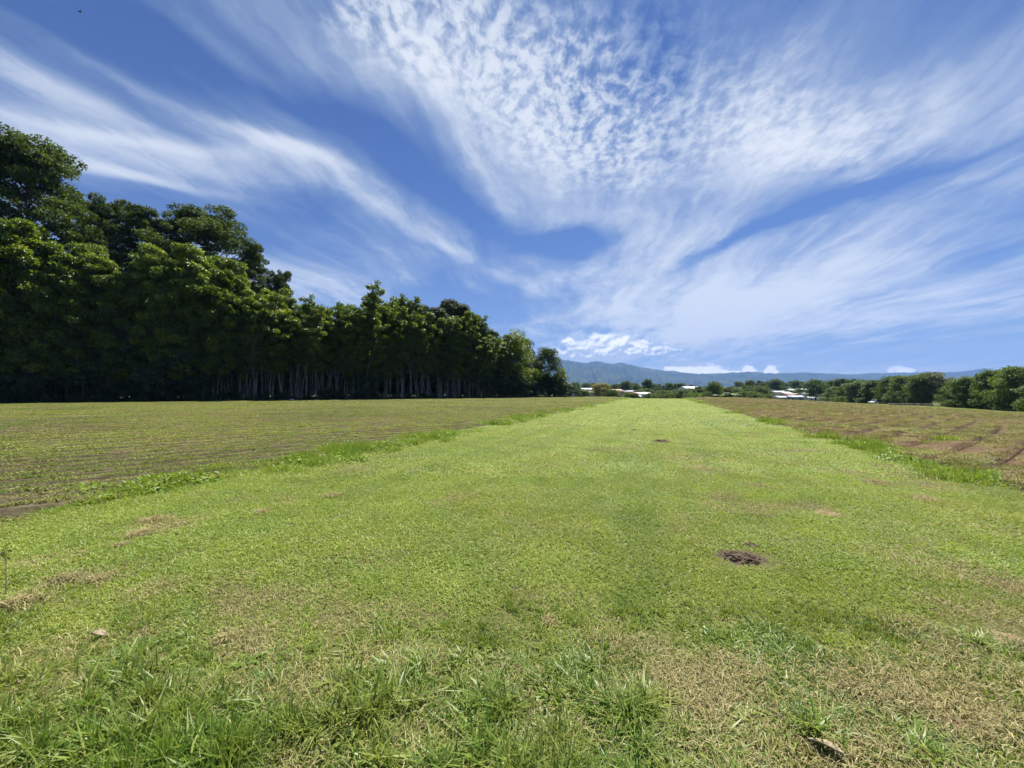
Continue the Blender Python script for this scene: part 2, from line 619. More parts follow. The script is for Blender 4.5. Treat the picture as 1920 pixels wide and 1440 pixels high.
def lrow_index(rho):
    return np.log(LA0 + LB * np.asarray(rho, float)) / LB


def lrow_rho(k):
    return (np.exp(LB * np.asarray(k, float)) - LA0) / LB


FOREST_R = 77.5


def lrow_xy(rho, s):
    r = rho + 0.185 * (s + 2) * np.exp(-(rho - 5) / 13.0) + 0.35 * np.sin(s / 17.0 + rho * 0.02)
    return s * LD[0] + r * LN[0], s * LD[1] + r * LN[1]


def lrow_prof(rho, x, y):
    ph = lrow_index(rho) % 1.0
    d = np.abs(ph - 0.5)
    ridge = sstep(d, 0.305, 0.285)
    return (0.085 + 0.05 * vnoise(x * 0.5, y * 0.5)) * ridge + 0.025 * (fbm(x * 2.5, y * 2.5, 3) - 0.5)


def build_left_field():
    k0, k1 = math.ceil(float(lrow_index(1.0))), int(lrow_index(79.3))
    rho = lrow_rho((np.arange(k0, k1)[:, None] + np.array([0, 0.10, 0.195, 0.215, 0.35, 0.5, 0.65, 0.785, 0.805])[None]).ravel())
    s = np.arange(-115, 125, 0.5)
    RH, S = np.meshgrid(rho, s, indexing='ij')
    x, y = lrow_xy(RH, S)
    u, v = uv(x, y)
    z = hgt(x, y) - 0.035 + lrow_prof(RH, x, y) * sstep(u, UL + 0.1, UL - 0.5) - 0.16 * sstep(u, UL - 0.15, UL + 0.45)
    ok = (u < UL + 0.85) & (v < vend(u) + 6) & (y > 1.2) & (np.abs(x) < 1.75 * y + 9) & (RH < 79)
    m = ok[:-1, :-1] & ok[1:, :-1] & ok[:-1, 1:] & ok[1:, 1:]
    f = grid_faces(len(rho), len(s), m)[:, ::-1]
    used, inv = np.unique(f, return_inverse=True)
    vv = np.stack([x, y, z], -1).reshape(-1, 3)[used]
    o = link('left_field', mesh_np('left_field', vv, [inv.reshape(f.shape)], [M['left_soil']]))
    tag(o, 'field of low soil ridges planted in rows beside the forest', 'field', kind='structure')


build_left_field()

# ------------------------------------------------------------------ right field: curved rows
RC = (-86.0, 159.0)
RROW = 0.9


def rrow(x, y):
    return np.hypot(x - RC[0], y - RC[1])


def build_right_field():
    rr = (np.arange(131, 291)[:, None] + np.array([0.0, 0.08, 0.155, 0.175, 0.4, 0.6, 0.825, 0.845])[None]).ravel() * RROW
    th = np.arange(R(-80), R(25), 0.75 / 190)
    RR, T = np.meshgrid(rr, th, indexing='ij')
    x, y = RC[0] + RR * np.cos(T), RC[1] + RR * np.sin(T)
    ph = (RR / RROW) % 1.0
    u, v = uv(x, y)
    fade = sstep(u, 62, 45)
    z = hgt(x, y) - 0.035 + fade * 0.14 * sstep(np.abs(ph - 0.5), 0.345, 0.325) * (0.6 + 0.7 * vnoise(x * 0.5, y * 0.5)) * sstep(u, UR - 0.1, UR + 0.5) - 0.16 * sstep(u, UR + 0.15, UR - 0.45) + 0.03 * (fbm(x * 2, y * 2, 3) - 0.5)
    ok = (u > UR - 0.85) & (u < 66) & (v < vend(u) + 4) & (y > 2.3) & (np.abs(x) < 1.75 * y + 9)
    m = ok[:-1, :-1] & ok[1:, :-1] & ok[:-1, 1:] & ok[1:, 1:]
    f = grid_faces(len(rr), len(th), m)
    used, inv = np.unique(f, return_inverse=True)
    vv = np.stack([x, y, z], -1).reshape(-1, 3)[used]
    o = link('right_field', mesh_np('right_field', vv, [inv.reshape(f.shape)], [M['right_soil']]))
    tag(o, 'brown field of curving low rows right of the mown strip', 'field', kind='structure')


build_right_field()


def build_forest_floor():
    r = np.arange(FOREST_R - 1.6, FOREST_R + 34, 1.2)
    s = np.arange(-80, 74, 1.2)
    RH, S = np.meshgrid(r, s, indexing='ij')
    x, y = S * LD[0] + RH * LN[0], S * LD[1] + RH * LN[1]
    z = hgt(x, y) + 0.03 + 0.22 * sstep(RH, FOREST_R - 1.2, FOREST_R + 1) + 0.15 * (fbm(x * 0.7, y * 0.7, 3) - 0.5) * sstep(RH, FOREST_R - 1.6, FOREST_R)
    z -= 0.12 * sstep(RH, FOREST_R - 0.8, FOREST_R - 1.6)
    o = link('forest_floor', mesh_np('forest_floor', np.stack([x, y, z], -1).reshape(-1, 3), [grid_faces(len(r), len(s))[:, ::-1]], [M['litter']], smooth=True))
    tag(o, 'dark leaf litter under the trees on the left', 'forest floor', kind='structure')


build_forest_floor()

# ------------------------------------------------------------------ far mountains
def build_mountains():
    prof = [(-420, 688), (0, 690), (500, 684), (800, 672), (960, 668), (1030, 671), (1065, 676), (1100, 680.5), (1120, 677), (1145, 682.5), (1165, 680), (1200, 688),
            (1240, 694), (1290, 699), (1310, 701), (1350, 700), (1405, 697), (1440, 700), (1470, 700), (1520, 698.5), (1560, 701),
            (1600, 702), (1690, 698), (1750, 699), (1800, 697), (1830, 693), (1850, 690), (1862, 694), (1900, 696), (2100, 699), (2480, 702)]
    pa = np.array([math.atan((p[0] - 960) / F) for p in prof])
    az = np.linspace(pa[0], pa[-1], 900)
    ht = np.interp(az, pa, [(HORY - p[1]) / F for p in prof])          # slope against forward depth
    D0, D1 = 4300.0, 7200.0
    t = np.linspace(0, 1.2, 50)
    T, A = np.meshgrid(t, az, indexing='ij')
    depth = D0 + (D1 - D0) * T
    x, y = depth * np.tan(A), depth
    crest = np.interp(A, az, ht) * D1 + 4.0
    rise = np.where(T < 1, T ** 1.25, 1 - 0.55 * (T - 1))
    rav = fbm(A * 95 + 3 * fbm(T * 2, A * 20), T * 3.2 + 7, 5)
    z = crest * rise + (rav - 0.5) * crest * 1.05 * T * np.clip(1 - T, 0, 1) * 1.5 + (fbm(A * 220, T * 8, 4) - 0.5) * 26 * np.clip(T * 3, 0, 1)
    z = z - 14 * sstep(T, 0.06, 0.0)
    m, k, out = mat_new('forested_mountain')
    n = k.noise(k.pos(), 0.0022, 6, 0.65)
    n2 = k.noise(k.pos(), 0.006, 4, 0.6)
    c = k.mix(k.ss(n, 0.4, 0.62), (0.020, 0.038, 0.016), (0.045, 0.068, 0.026))
    c = k.mix(k.m('MULTIPLY', k.ss(n2, 0.60, 0.70), 0.75), c, (0.19, 0.20, 0.12))
    k.l.new(principled(k, c, 0.95, 0.05), out.inputs[0])
    o = link('mountains', mesh_np('mountains', np.stack([x, y, z], -1).reshape(-1, 3), [grid_faces(len(t), len(az))[:, ::-1]], [m], smooth=True))
    tag(o, 'blue hazy forested mountain ridge along the horizon', 'mountains', kind='structure')


build_mountains()

# ------------------------------------------------------------------ trees
def leaves(c, axis, nrm, ln, wd, fold=0.25):
    """folded rhombus leaves: centre of base c, axis, normal, length, width -> verts, tris"""
    axis = axis / (np.linalg.norm(axis, axis=1)[:, None] + 1e-9)
    side = np.cross(axis, nrm)
    side /= np.linalg.norm(side, axis=1)[:, None] + 1e-9
    up = np.cross(side, axis)
    ln, wd = ln[:, None], wd[:, None]
    mid = c + axis * ln * 0.45 + up * wd * fold
    v = np.stack([c, mid + side * wd * 0.5, c + axis * ln - up * wd * fold * 0.8, mid - side * wd * 0.5, c + axis * ln * 0.5 - up * wd * 0.02], 1)
    n = len(c)
    b = np.arange(n)[:, None] * 5
    t = np.concatenate([b + np.array([[0, 1, 4]]), b + np.array([[1, 2, 4]]), b + np.array([[2, 3, 4]]), b + np.array([[3, 0, 4]])])
    return v.reshape(-1, 3), t


def rand_dirs(r, n, up=0.0):
    d = r.normal(size=(n, 3))
    d[:, 2] += up
    return d / (np.linalg.norm(d, axis=1)[:, None] + 1e-9)


def make_tree(name, seed, H, bare, Rc, nlimb, nleaf, lf, tr, style, bark, leafmat, nseg=7, top=0.98, flat=0.6, stems=1, crad=(0.20, 0.34)):
    """-> (trunk mesh, crown mesh), foot at the origin"""
    r = np.random.default_rng(seed)
    acc = Acc()
    cl_c, cl_r = [], []
    for st in range(stems):
        lean = r.normal(0, 0.035, 2) * H * (1 + 1.2 * (stems > 1))
        h = H * (1.0 if st == 0 else r.uniform(0.72, 0.95))
        off = r.normal(0, 0.45, 2) * (st > 0)
        t = np.linspace(0, 1, 9)
        wob = np.cumsum(r.normal(0, 0.014 * H, (9, 2)), 0) * t[:, None]
        path = np.stack([off[0] + lean[0] * t ** 1.5 + wob[:, 0], off[1] + lean[1] * t ** 1.5 + wob[:, 1], t * h * 0.93 - 0.15], -1)
        rad = tr * (1 - 0.86 * t) * (1 + 0.5 * np.exp(-t * 14))
        acc.add(*tube(path, rad, nseg))
        nl = max(3, nlimb // stems)
        for i in range(nl):
            f = (i + r.uniform(0.1, 0.9)) / nl
            hz = bare + (top - bare) * f
            p0 = np.array([np.interp(hz * h, path[:, 2], path[:, j]) for j in range(3)])
            if style in ('cloud', 'dome'):
                w = math.sqrt(max(0.03, 1 - f ** 2.2))
                el = 0.25 + 0.75 * f
            elif style == 'feather':
                w = (1 - f) ** 0.75 + 0.12
                el = 0.15
            elif style == 'bush':
                w = math.sqrt(max(0.05, 1 - f * f))
                el = 0.2 + 0.6 * f
            else:
                w = 0.55 + 0.5 * math.sin(math.pi * min(1, f * 0.95 + 0.12))
                el = 0.35 + 0.5 * f
            a = i * 2.399 + r.uniform(-0.5, 0.5)
            L = Rc * w * r.uniform(0.6, 1.08)
            d = np.array([math.cos(a) * math.cos(el), math.sin(a) * math.cos(el), math.sin(el)])
            s = np.linspace(0, 1, 5)[:, None]
            lp = p0 + d * L * s + np.array([0, 0, 1.0]) * (L * 0.14 * s ** 2 - L * 0.05 * s) + r.normal(0, 0.03 * L, (5, 3)) * s
            r0 = max(0.012, tr * (1 - 0.8 * hz) * 0.5)
            acc.add(*tube(lp, r0 * (1 - 0.85 * s[:, 0]) + 0.008, 5))
            nc = 3 if style in ('cloud', 'dome') else 2
            for q in range(nc):
                ss = r.uniform(0.45, 1.0) if q else 1.0
                c = np.array([np.interp(ss, s[:, 0], lp[:, j]) for j in range(3)])
                off3 = r.normal(0, 0.13 * Rc, 3) * (q > 0)
                if q:
                    acc.add(*tube(np.stack([c, c + off3 * 0.5 + [0, 0, 0.05 * Rc], c + off3]), np.array([r0 * 0.35 + 0.008, 0.012, 0.006]), 4))
                cl_c.append(c + off3)
                cl_r.append(Rc * r.uniform(*crad) * (1.0 if q == 0 else 0.8))
    cl_c, cl_r = np.array(cl_c), np.array(cl_r)
    pr = cl_r ** 2
    which = r.choice(len(cl_c), nleaf, p=pr / pr.sum())
    d = rand_dirs(r, nleaf, 0.25)
    rad = r.uniform(0.25, 1.0, nleaf) ** 0.5
    c = cl_c[which] + d * (rad * cl_r[which])[:, None] * np.array([1, 1, flat])
    n_up = rand_dirs(r, nleaf) * 0.85 + np.array([0, 0, 0.75]) + d * 0.35
    if style == 'feather':
        ax = d * np.array([1, 1, 0.3]) + np.array([0, 0, -0.7]) + r.normal(0, 0.3, (nleaf, 3))
        ln, wd = lf * r.uniform(0.8, 1.6, nleaf), lf * 0.20 * r.uniform(0.7, 1.3, nleaf)
    else:
        ax = d * np.array([1, 1, 0.2]) + r.normal(0, 0.5, (nleaf, 3)) + np.array([0, 0, -0.25])
        ln, wd = lf * r.uniform(0.65, 1.35, nleaf), lf * r.uniform(0.4, 0.75, nleaf)
    n_up = n_up - ax * (np.sum(n_up * ax, 1) / np.sum(ax * ax, 1))[:, None]
    v, t = leaves(c, ax, n_up, ln, wd)
    ctint = r.uniform(0, 1, len(cl_c))
    tint = np.clip(0.5 * ctint[which] + 0.5 * r.uniform(0, 1, nleaf), 0, 1)
    tm = acc.mesh(name + '_trunk', M[bark], True)
    cm = mesh_np(name + '_crown', v, [t], [M[leafmat]], {'tint': np.repeat(tint, 5)})
    ztop = np.percentile(v[:, 2], 99.6)
    return tm, cm, ztop


def place_tree(proto, x, y, H, name='tree', label='', group=None, wide=1.0, rz=None, cat='tree', sink=0.0):
    tm, cm, zt = proto
    e = link(name, None, loc=(x, y, float(hgt(x, y)) - sink), rot=(0, 0, rng.uniform(0, 6.28) if rz is None else rz))
    k = H / zt
    e.scale = (k * wide, k * wide, k)
    link('trunk', tm, e)
    link('crown', cm, e)
    return tag(e, label, cat, group)


def line_pt(px, off):
    """point where the ray of pixel column px meets the forest line pushed back by off metres"""
    dx = (px - 960) / F
    # -cos*x + sin*y = FOREST_R + off with x = dx*y
    y = (FOREST_R + off) / (LN[1] + LN[0] * dx)
    return dx * y, y


def top_h(py, y, x=None):
    return CAMH + (HORY - py) / F * y - float(hgt(0 if x is None else x, y))


# --- forest edge on the left
TEAK = [make_tree('plantation_tree', 11 + i, 19.0, (0.13, 0.18, 0.34, 0.40, 0.28)[i], (3.5, 3.2, 2.6, 2.4, 2.8)[i], (60, 56, 44, 42, 50)[i], (15000, 13500, 9000, 8400, 10400)[i], 0.35, (0.11, 0.10, 0.06, 0.055, 0.07)[i], 'tall',
                  ('bark_dark', 'bark_dark', 'bark_pale', 'bark_pale', 'bark_pale')[i], 'teak', stems=(1, 1, 3, 3, 2)[i], crad=(0.17, 0.29)) for i in range(5)]
GIANT = [make_tree('giant_tree', 31 + i, 36.0, (0.45, 0.42, 0.38)[i], (10.5, 9.5, 8.5)[i], (58, 52, 50)[i], 42000, 0.42, 0.5, 'cloud', 'bark_dark', 'giant', nseg=10, flat=0.55, crad=(0.11, 0.21)) for i in range(3)]
FEATH = [make_tree('feathery_tree', 51 + i, 21.0, 0.16, 3.6, 64, 15000, 0.55, 0.16, 'feather', 'bark_dark', 'feather', flat=0.55) for i in range(2)]
BACK = [make_tree('inner_tree', 57 + i, 15.0, 0.04, 3.8, 56, 5200, 0.62, 0.15, 'tall', 'bark_dark', 'giant') for i in range(2)]
UNDER = [make_tree('understory_shrub', 61 + i, 4.5, 0.10, 2.6, 22, 2600, 0.34, 0.06, 'bush', 'bark_dark', 'under', stems=3) for i in range(2)]
ROUND = [make_tree('round_tree', 71 + i, 13.0, (0.26, 0.2)[i], (5.4, 5.0)[i], 40, 9000, 0.40, 0.24, 'dome', 'bark_dark', ('teak', 'giant')[i], flat=0.65) for i in range(2)]


def ordinal(k):
    return f"{k}{'th' if 10 <= k % 100 <= 20 else {1: 'st', 2: 'nd', 3: 'rd'}.get(k % 10, 'th')}"


def forest():
    # skyline of the front rows in the photograph: column -> top row
    sky_x = [-260, 0, 60, 150, 240, 330, 420, 470, 520, 560, 640, 700, 760, 850, 910, 960]
    sky_y = [400, 428, 440, 470, 500, 478, 505, 535, 558, 566, 574, 570, 578, 592, 622, 640]
    G = 'slim trees of the plantation edge'
    i = 0
    for row, (off, step) in enumerate(((0.0, 1.75), (2.3, 1.9), (4.8, 2.2), (8.5, 3.2))):
        t = -78.0
        n = off_n = 0
        while t < 70:
            s = t + rng.uniform(-0.6, 0.6)
            o = off + rng.uniform(-0.7, 0.7)
            r_ = FOREST_R + o
            x, y = (s) * LD[0] + r_ * LN[0], s * LD[1] + r_ * LN[1]
            px = 960 + F * x / y if y > 5 else -999
            t += step * (1.25 if px < 120 else 1.0)
            if px < -330 or px > 950:
                continue
            n += 1
            py = np.interp(px, sky_x, sky_y) + rng.normal(8, 15)
            H = top_h(py, y)
            if row == 3:
                H *= 0.96
            if px < 440:
                pr = TEAK[rng.integers(0, 2)] if rng.random() < 0.75 else TEAK[4]
            else:
                pr = TEAK[rng.integers(2, 5)]
            nth = n - off_n if row == 0 else 0
            if row == 0 and px < 0:
                off_n = n
            lab = (('slim broadleaf tree of the front row, beyond the left edge of the view' if px < 0 else f'front-row plantation tree, {ordinal(nth)} along the row from the left edge of the view') if row == 0 else
                   f'slim broadleaf tree in the {("", "second", "third", "rearmost")[row]} row of the plantation, behind its front trunks')
            place_tree(pr, x, y, H, 'plantation_tree', lab, G if row == 0 else f'slim trees of the {("", "second", "third", "rearmost")[row]} plantation row', wide=rng.uniform(0.85, 1.1) * 18.5 / H if H > 19 else rng.uniform(0.9, 1.1))
    # tall dark crowns behind
    for px, off, py, g, w, lab in (
            (50, 15, 266, 0, 1.0, 'tallest dark spreading tree rising at the far left edge'),
            (-120, 16, 250, 1, 0.9, 'tall dark tree cut off by the left edge'),
            (190, 18, 370, 1, 0.74, 'tall dark tree right of the tallest crown, with a rounded narrow top'),
            (290, 14, 396, 2, 0.98, 'big dark tree in the middle of the row of tall crowns'),
            (392, 15, 384, 0, 1.0, 'big dark tree with the broad domed crown above the plantation'),
            (474, 13, 462, 2, 0.72, 'dark tree on the right shoulder of the tall crowns'),
            (520, 10, 508, 1, 0.58, 'rightmost and lowest of the tall dark crowns')):
        x, y = line_pt(px, off)
        place_tree(GIANT[g], x, y, top_h(py, y), 'giant_tree', lab, 'tall dark trees behind the plantation', wide=w)
    # dark feathery group
    for px, off, py in ((765, 4, 577), (792, 5, 572), (818, 3.5, 578), (846, 5, 562), (860, 3, 570), (884, 4, 590), (906, 3, 606), (926, 2, 622)):
        x, y = line_pt(px, off)
        lab = {846: 'tallest feathery tree with a thin spiky top above the forest', 926: 'last and lowest feathery tree before the round tree at the forest end',
               765: 'first feathery dark tree right of the broadleaf plantation'}.get(px, 'dark feathery tree in the fine-leaved group near the forest end')
        place_tree(FEATH[int(px) % 2], x, y, top_h(py, y), 'feathery_tree', lab, 'feathery trees of the forest')
    for px, off, py, g, w, lab in (
            (962, 1.0, 621, 0, 0.92, 'rounded tree near the right end of the forest'),
            (985, 4.0, 634, 1, 0.7, 'dark tree behind the gap near the forest end'),
            (1030, 0.5, 652, 1, 0.95, 'open-branched tree at the right end of the forest'),
            (1052, 1.5, 690, 0, 0.8, 'low leafy tree at the very end of the forest')):
        x, y = line_pt(px, off)
        place_tree(ROUND[g], x, y, top_h(py, y), 'forest_end_tree', lab, None, wide=w)
    # dense trees deeper inside
    for off, step, h0 in ((11.5, 3.6, 11), (17, 4.2, 14), (24, 5.0, 14)):
        px = -320.0
        while px < 1010:
            x, y = line_pt(px, off + rng.uniform(-1, 1))
            place_tree(BACK[int(rng.integers(0, 2))], x, y, h0 * rng.uniform(0.85, 1.1) * (1 if px < 900 else 0.75), 'inner_tree', 'dark tree leafed down to the ground deep inside the forest', 'trees deep inside the forest', wide=rng.uniform(1.0, 1.3))
            px += step * F / y
    # shrubs in the shade
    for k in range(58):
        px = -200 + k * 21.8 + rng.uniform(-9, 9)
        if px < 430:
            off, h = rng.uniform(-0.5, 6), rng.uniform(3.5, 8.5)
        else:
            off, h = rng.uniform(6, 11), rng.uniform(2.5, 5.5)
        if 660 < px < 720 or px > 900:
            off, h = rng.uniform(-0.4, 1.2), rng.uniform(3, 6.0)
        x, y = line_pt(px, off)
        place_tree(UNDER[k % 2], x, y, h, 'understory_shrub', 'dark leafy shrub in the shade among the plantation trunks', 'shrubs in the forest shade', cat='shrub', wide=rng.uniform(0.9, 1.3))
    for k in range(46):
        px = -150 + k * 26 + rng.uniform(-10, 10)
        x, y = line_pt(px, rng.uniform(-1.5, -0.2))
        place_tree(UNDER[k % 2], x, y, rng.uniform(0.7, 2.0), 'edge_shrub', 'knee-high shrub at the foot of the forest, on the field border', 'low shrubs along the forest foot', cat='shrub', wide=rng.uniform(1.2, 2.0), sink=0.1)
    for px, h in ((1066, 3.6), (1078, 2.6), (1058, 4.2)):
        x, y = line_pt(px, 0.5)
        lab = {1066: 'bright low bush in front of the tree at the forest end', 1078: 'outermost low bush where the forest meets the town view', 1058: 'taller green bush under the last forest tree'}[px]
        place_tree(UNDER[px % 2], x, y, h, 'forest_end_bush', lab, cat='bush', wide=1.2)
    # bare twiggy tree
    r = np.random.default_rng(5)
    a = Acc()
    for j in range(16):
        an, el = r.uniform(0, 6.28), r.uniform(0.9, 1.45)
        L = r.uniform(4, 7)
        s = np.linspace(0, 1, 6)[:, None]
        p = np.array([0, 0, 6.0 + r.uniform(0, 2)]) + np.array([math.cos(an) * math.cos(el), math.sin(an) * math.cos(el), math.sin(el)]) * L * s + r.normal(0, 0.12, (6, 3)) * s
        a.add(*tube(p, 0.05 * (1 - 0.8 * s[:, 0]), 5))
    x, y = line_pt(1003, 2.5)
    e = tag(link('bare_tree', None, loc=(x, y, float(hgt(x, y)))), 'leafless twiggy tree between the two trees at the forest end', 'tree')
    b = Acc().add(*tube([(0, 0, -0.2), (0.1, 0, 3), (0, 0.1, 6), (0, 0, 8)], np.array([0.2, 0.16, 0.12, 0.06]), 7))
    link('trunk', b.mesh('bare_trunk', M['bark_dark'], True), e)
    link('branches', a.mesh('bare_branches', M['bark_pale'], True), e)


forest()

# --- trees along the right edge of the right field
RT = [make_tree('field_edge_tree', 81 + i, 8.0, (0.03, 0.02, 0.10)[i], (4.3, 4.0, 4.8)[i], 46, 11000, 0.36, 0.13, 'dome', 'bark_dark', ('right_leaf', 'right_leaf', 'grey_leaf')[i], flat=0.7) for i in range(3)]
FT = [make_tree('far_tree', 91 + i, 10.0, (0.12, 0.12, 0.22)[i], (4.6, 3.4, 6.2)[i], (26, 26, 32)[i], (2200, 2000, 2600)[i], 0.9, 0.22, ('dome', 'tall', 'dome')[i], 'bark_dark', 'far_leaf', nseg=5, flat=0.62) for i in range(3)]


def right_pt(px, u):
    dx = (px - 960) / F
    y = u / (math.cos(SA) * dx - math.sin(SA))
    return dx * y, y


def right_trees():
    for px, u, py, g, w, lab in (
            (1560, 70, 725, 1, 1.0, 'small bush-like tree at the far left end of the field-edge trees'),
            (1586, 70, 719, 0, 1.1, 'bright green bushy tree left of the white car'),
            (1612, 71, 716, 1, 1.0, 'darker tree in the row directly left of the white car'),
            (1641, 73, 713, 0, 1.0, 'tree standing right behind the white car'),
            (1668, 71, 706, 1, 0.9, 'tree with an uneven spiky top right of the white car'),
            (1696, 70, 705, 0, 0.9, 'broad tree over the low bank at the field edge'),
            (1724, 70, 703, 1, 0.75, 'dark tree in front of the grey-green tree'),
            (1746, 73, 698, 2, 0.9, 'grey-green tree with a pale loose crown'),
            (1790, 69, 713, 0, 0.85, 'low-branched green tree left of the two joined trees'),
            (1822, 68, 707, 1, 0.95, 'tree with a yellowish middle next to the large right-hand tree'),
            (1846, 72, 712, 0, 0.9, 'tree filling the gap before the large right-hand tree'),
            (1868, 66, 694, 1, 0.8, 'tall tree with pale leaves near the right edge'),
            (1902, 65, 688, 0, 0.85, 'largest tree at the right edge of the view'),
            (1960, 64, 696, 1, 0.9, 'tree just cut off by the right edge'),
            (2050, 64, 690, 0, 0.9, 'tree standing beyond the right edge of the view')):
        x, y = right_pt(px, u)
        place_tree(RT[g], x, y, top_h(py, y, x), 'field_edge_tree', lab, 'trees along the right field edge', wide=w * 1.15)
    r = np.random.default_rng(19)
    for k in range(30):
        px = 1555 + k * 16 + r.uniform(-5, 5)
        if 1630 < px < 1652 or 1735 < px < 1768:
            continue
        x, y = right_pt(px, r.uniform(68, 71))
        place_tree(RT[k % 2], x, y, r.uniform(1.6, 3.4), 'field_edge_bush', 'green bush filling the foot of the field-edge tree row on the right', 'bushes under the field-edge trees', cat='bush', wide=r.uniform(1.3, 1.9), sink=0.2)


right_trees()


def town_trees():
    def at(px, y):
        return (px - 960) / F * y, y
    spec = []
    # the nearer dark band right behind the fields
    for px, y, py, g, w, lab in (
            (1337, 175, 715, 2, 0.72, 'dark round-topped tree above the banana plants'),
            (1312, 180, 729, 0, 0.9, 'low dark tree left of the round-topped tree'),
            (1366, 190, 727, 0, 0.9, 'dark green tree right of the round-topped tree'),
            (1452, 330, 711, 2, 1.0, 'dark dome-shaped tree standing above the town roofs'),
            (1212, 310, 711, 1, 0.9, 'tallest tree in the far tree line left of the white building'),
            (1175, 330, 715, 0, 1.0, 'broad tree over the red and white roofs'),
            (1100, 330, 718, 2, 0.9, 'wide tree behind the houses beside the forest end'),
            (1410, 300, 713, 1, 1.0, 'pointed tree right of the banana plants on the skyline'),
            (1490, 420, 713, 2, 1.0, 'flat-topped tree right of the dome-shaped tree')):
        x, yy = at(px, y)
        place_tree(FT[g], x, yy, top_h(py, yy, x), 'far_tree', lab, 'trees around the town', wide=w)
    r = np.random.default_rng(77)
    # generic tree belt: (column range, depth, top row)
    for x0, x1, n, y0, y1, t0, t1, lab in (
            (1070, 1300, 26, 330, 420, 716, 724, 'tree in the green belt between the town roofs and the mountains'),
            (1180, 1300, 22, 170, 240, 728, 738, 'low dark tree in the hollow behind the end of the mown strip'),
            (1300, 1440, 22, 190, 300, 723, 735, 'green tree in the thicket around the banana plants'),
            (1380, 1600, 34, 430, 560, 713, 720, 'tree on the low wooded rise behind the town'),
            (1430, 1580, 16, 300, 420, 724, 736, 'small tree among the town roofs on the right'),
            (1080, 1180, 12, 230, 320, 726, 735, 'small tree among the houses near the forest end'),
            (1520, 1900, 26, 210, 320, 708, 718, 'tree far behind the field-edge row on the right'),
            (1900, 2200, 12, 200, 320, 706, 718, 'tree far out beyond the right edge of the view'),
            (850, 1080, 14, 250, 400, 712, 722, 'tree hidden behind the end of the forest')):
        for i in range(n):
            px = x0 + (x1 - x0) * (i + r.uniform(0, 1)) / n
            x, yy = at(px, r.uniform(y0, y1))
            H = top_h(r.uniform(t0, t1), yy, x)
            g = int(r.integers(0, 3))
            place_tree(FT[g], x, yy, max(H, 4), 'far_tree', lab, lab.replace('tree', 'trees', 1), wide=r.uniform(0.9, 1.25) * (1.0 if H > 8 else 1.35))


town_trees()

# ------------------------------------------------------------------ grass, weeds and straw
STRAW = (0.42, 0.36, 0.19)
M['lawn'] = mat_leaf('mown_grass_blade', (0.18, 0.275, 0.034), (0.265, 0.365, 0.062), (0.40, 0.42, 0.14), 0.36, 0.5, 0.25, tcol=(1.35, 1.3, 0.55),
                     patch=(0.33, (0.27, 0.30, 0.06), 0.6), straw=(0.9, (0.36, 0.33, 0.14), 0.60, 0.80, 0.7))
M['edge'] = mat_leaf('lush_edge_grass_blade', (0.135, 0.215, 0.028), (0.21, 0.295, 0.04), (0.33, 0.39, 0.07), 0.38, 0.45, 0.3, tcol=(1.3, 1.3, 0.5),
                     patch=(0.4, (0.15, 0.25, 0.03), 0.6))
M['rough'] = mat_leaf('rough_grass_blade', (0.085, 0.17, 0.026), (0.15, 0.24, 0.034), (0.29, 0.34, 0.08), 0.34, 0.42, 0.35, tcol=(1.4, 1.4, 0.6),
                      patch=(1.7, (0.27, 0.30, 0.08), 0.7))
M['straw'] = mat_leaf('dry_straw', (0.21, 0.18, 0.075), (0.31, 0.27, 0.12), (0.45, 0.40, 0.21), 0.18, 0.7, 0.15, tcol=(1.1, 1.0, 0.8))
M['weed'] = mat_leaf('field_weed_leaf', (0.18, 0.26, 0.035), (0.28, 0.34, 0.06), (0.42, 0.41, 0.15), 0.3, 0.55, 0.25, tcol=(1.3, 1.2, 0.6),
                     patch=(0.11, (0.125, 0.20, 0.03), 0.8), straw=(0.22, (0.33, 0.28, 0.12), 0.55, 0.72, 0.6))
M['brownweed'] = mat_leaf('browning_field_weed', (0.155, 0.165, 0.042), (0.24, 0.23, 0.07), (0.36, 0.32, 0.12), 0.25, 0.6, 0.2, tcol=(1.2, 1.1, 0.7),
                          patch=(0.06, (0.15, 0.20, 0.04), 0.8), straw=(0.15, (0.31, 0.25, 0.12), 0.54, 0.68, 0.5))


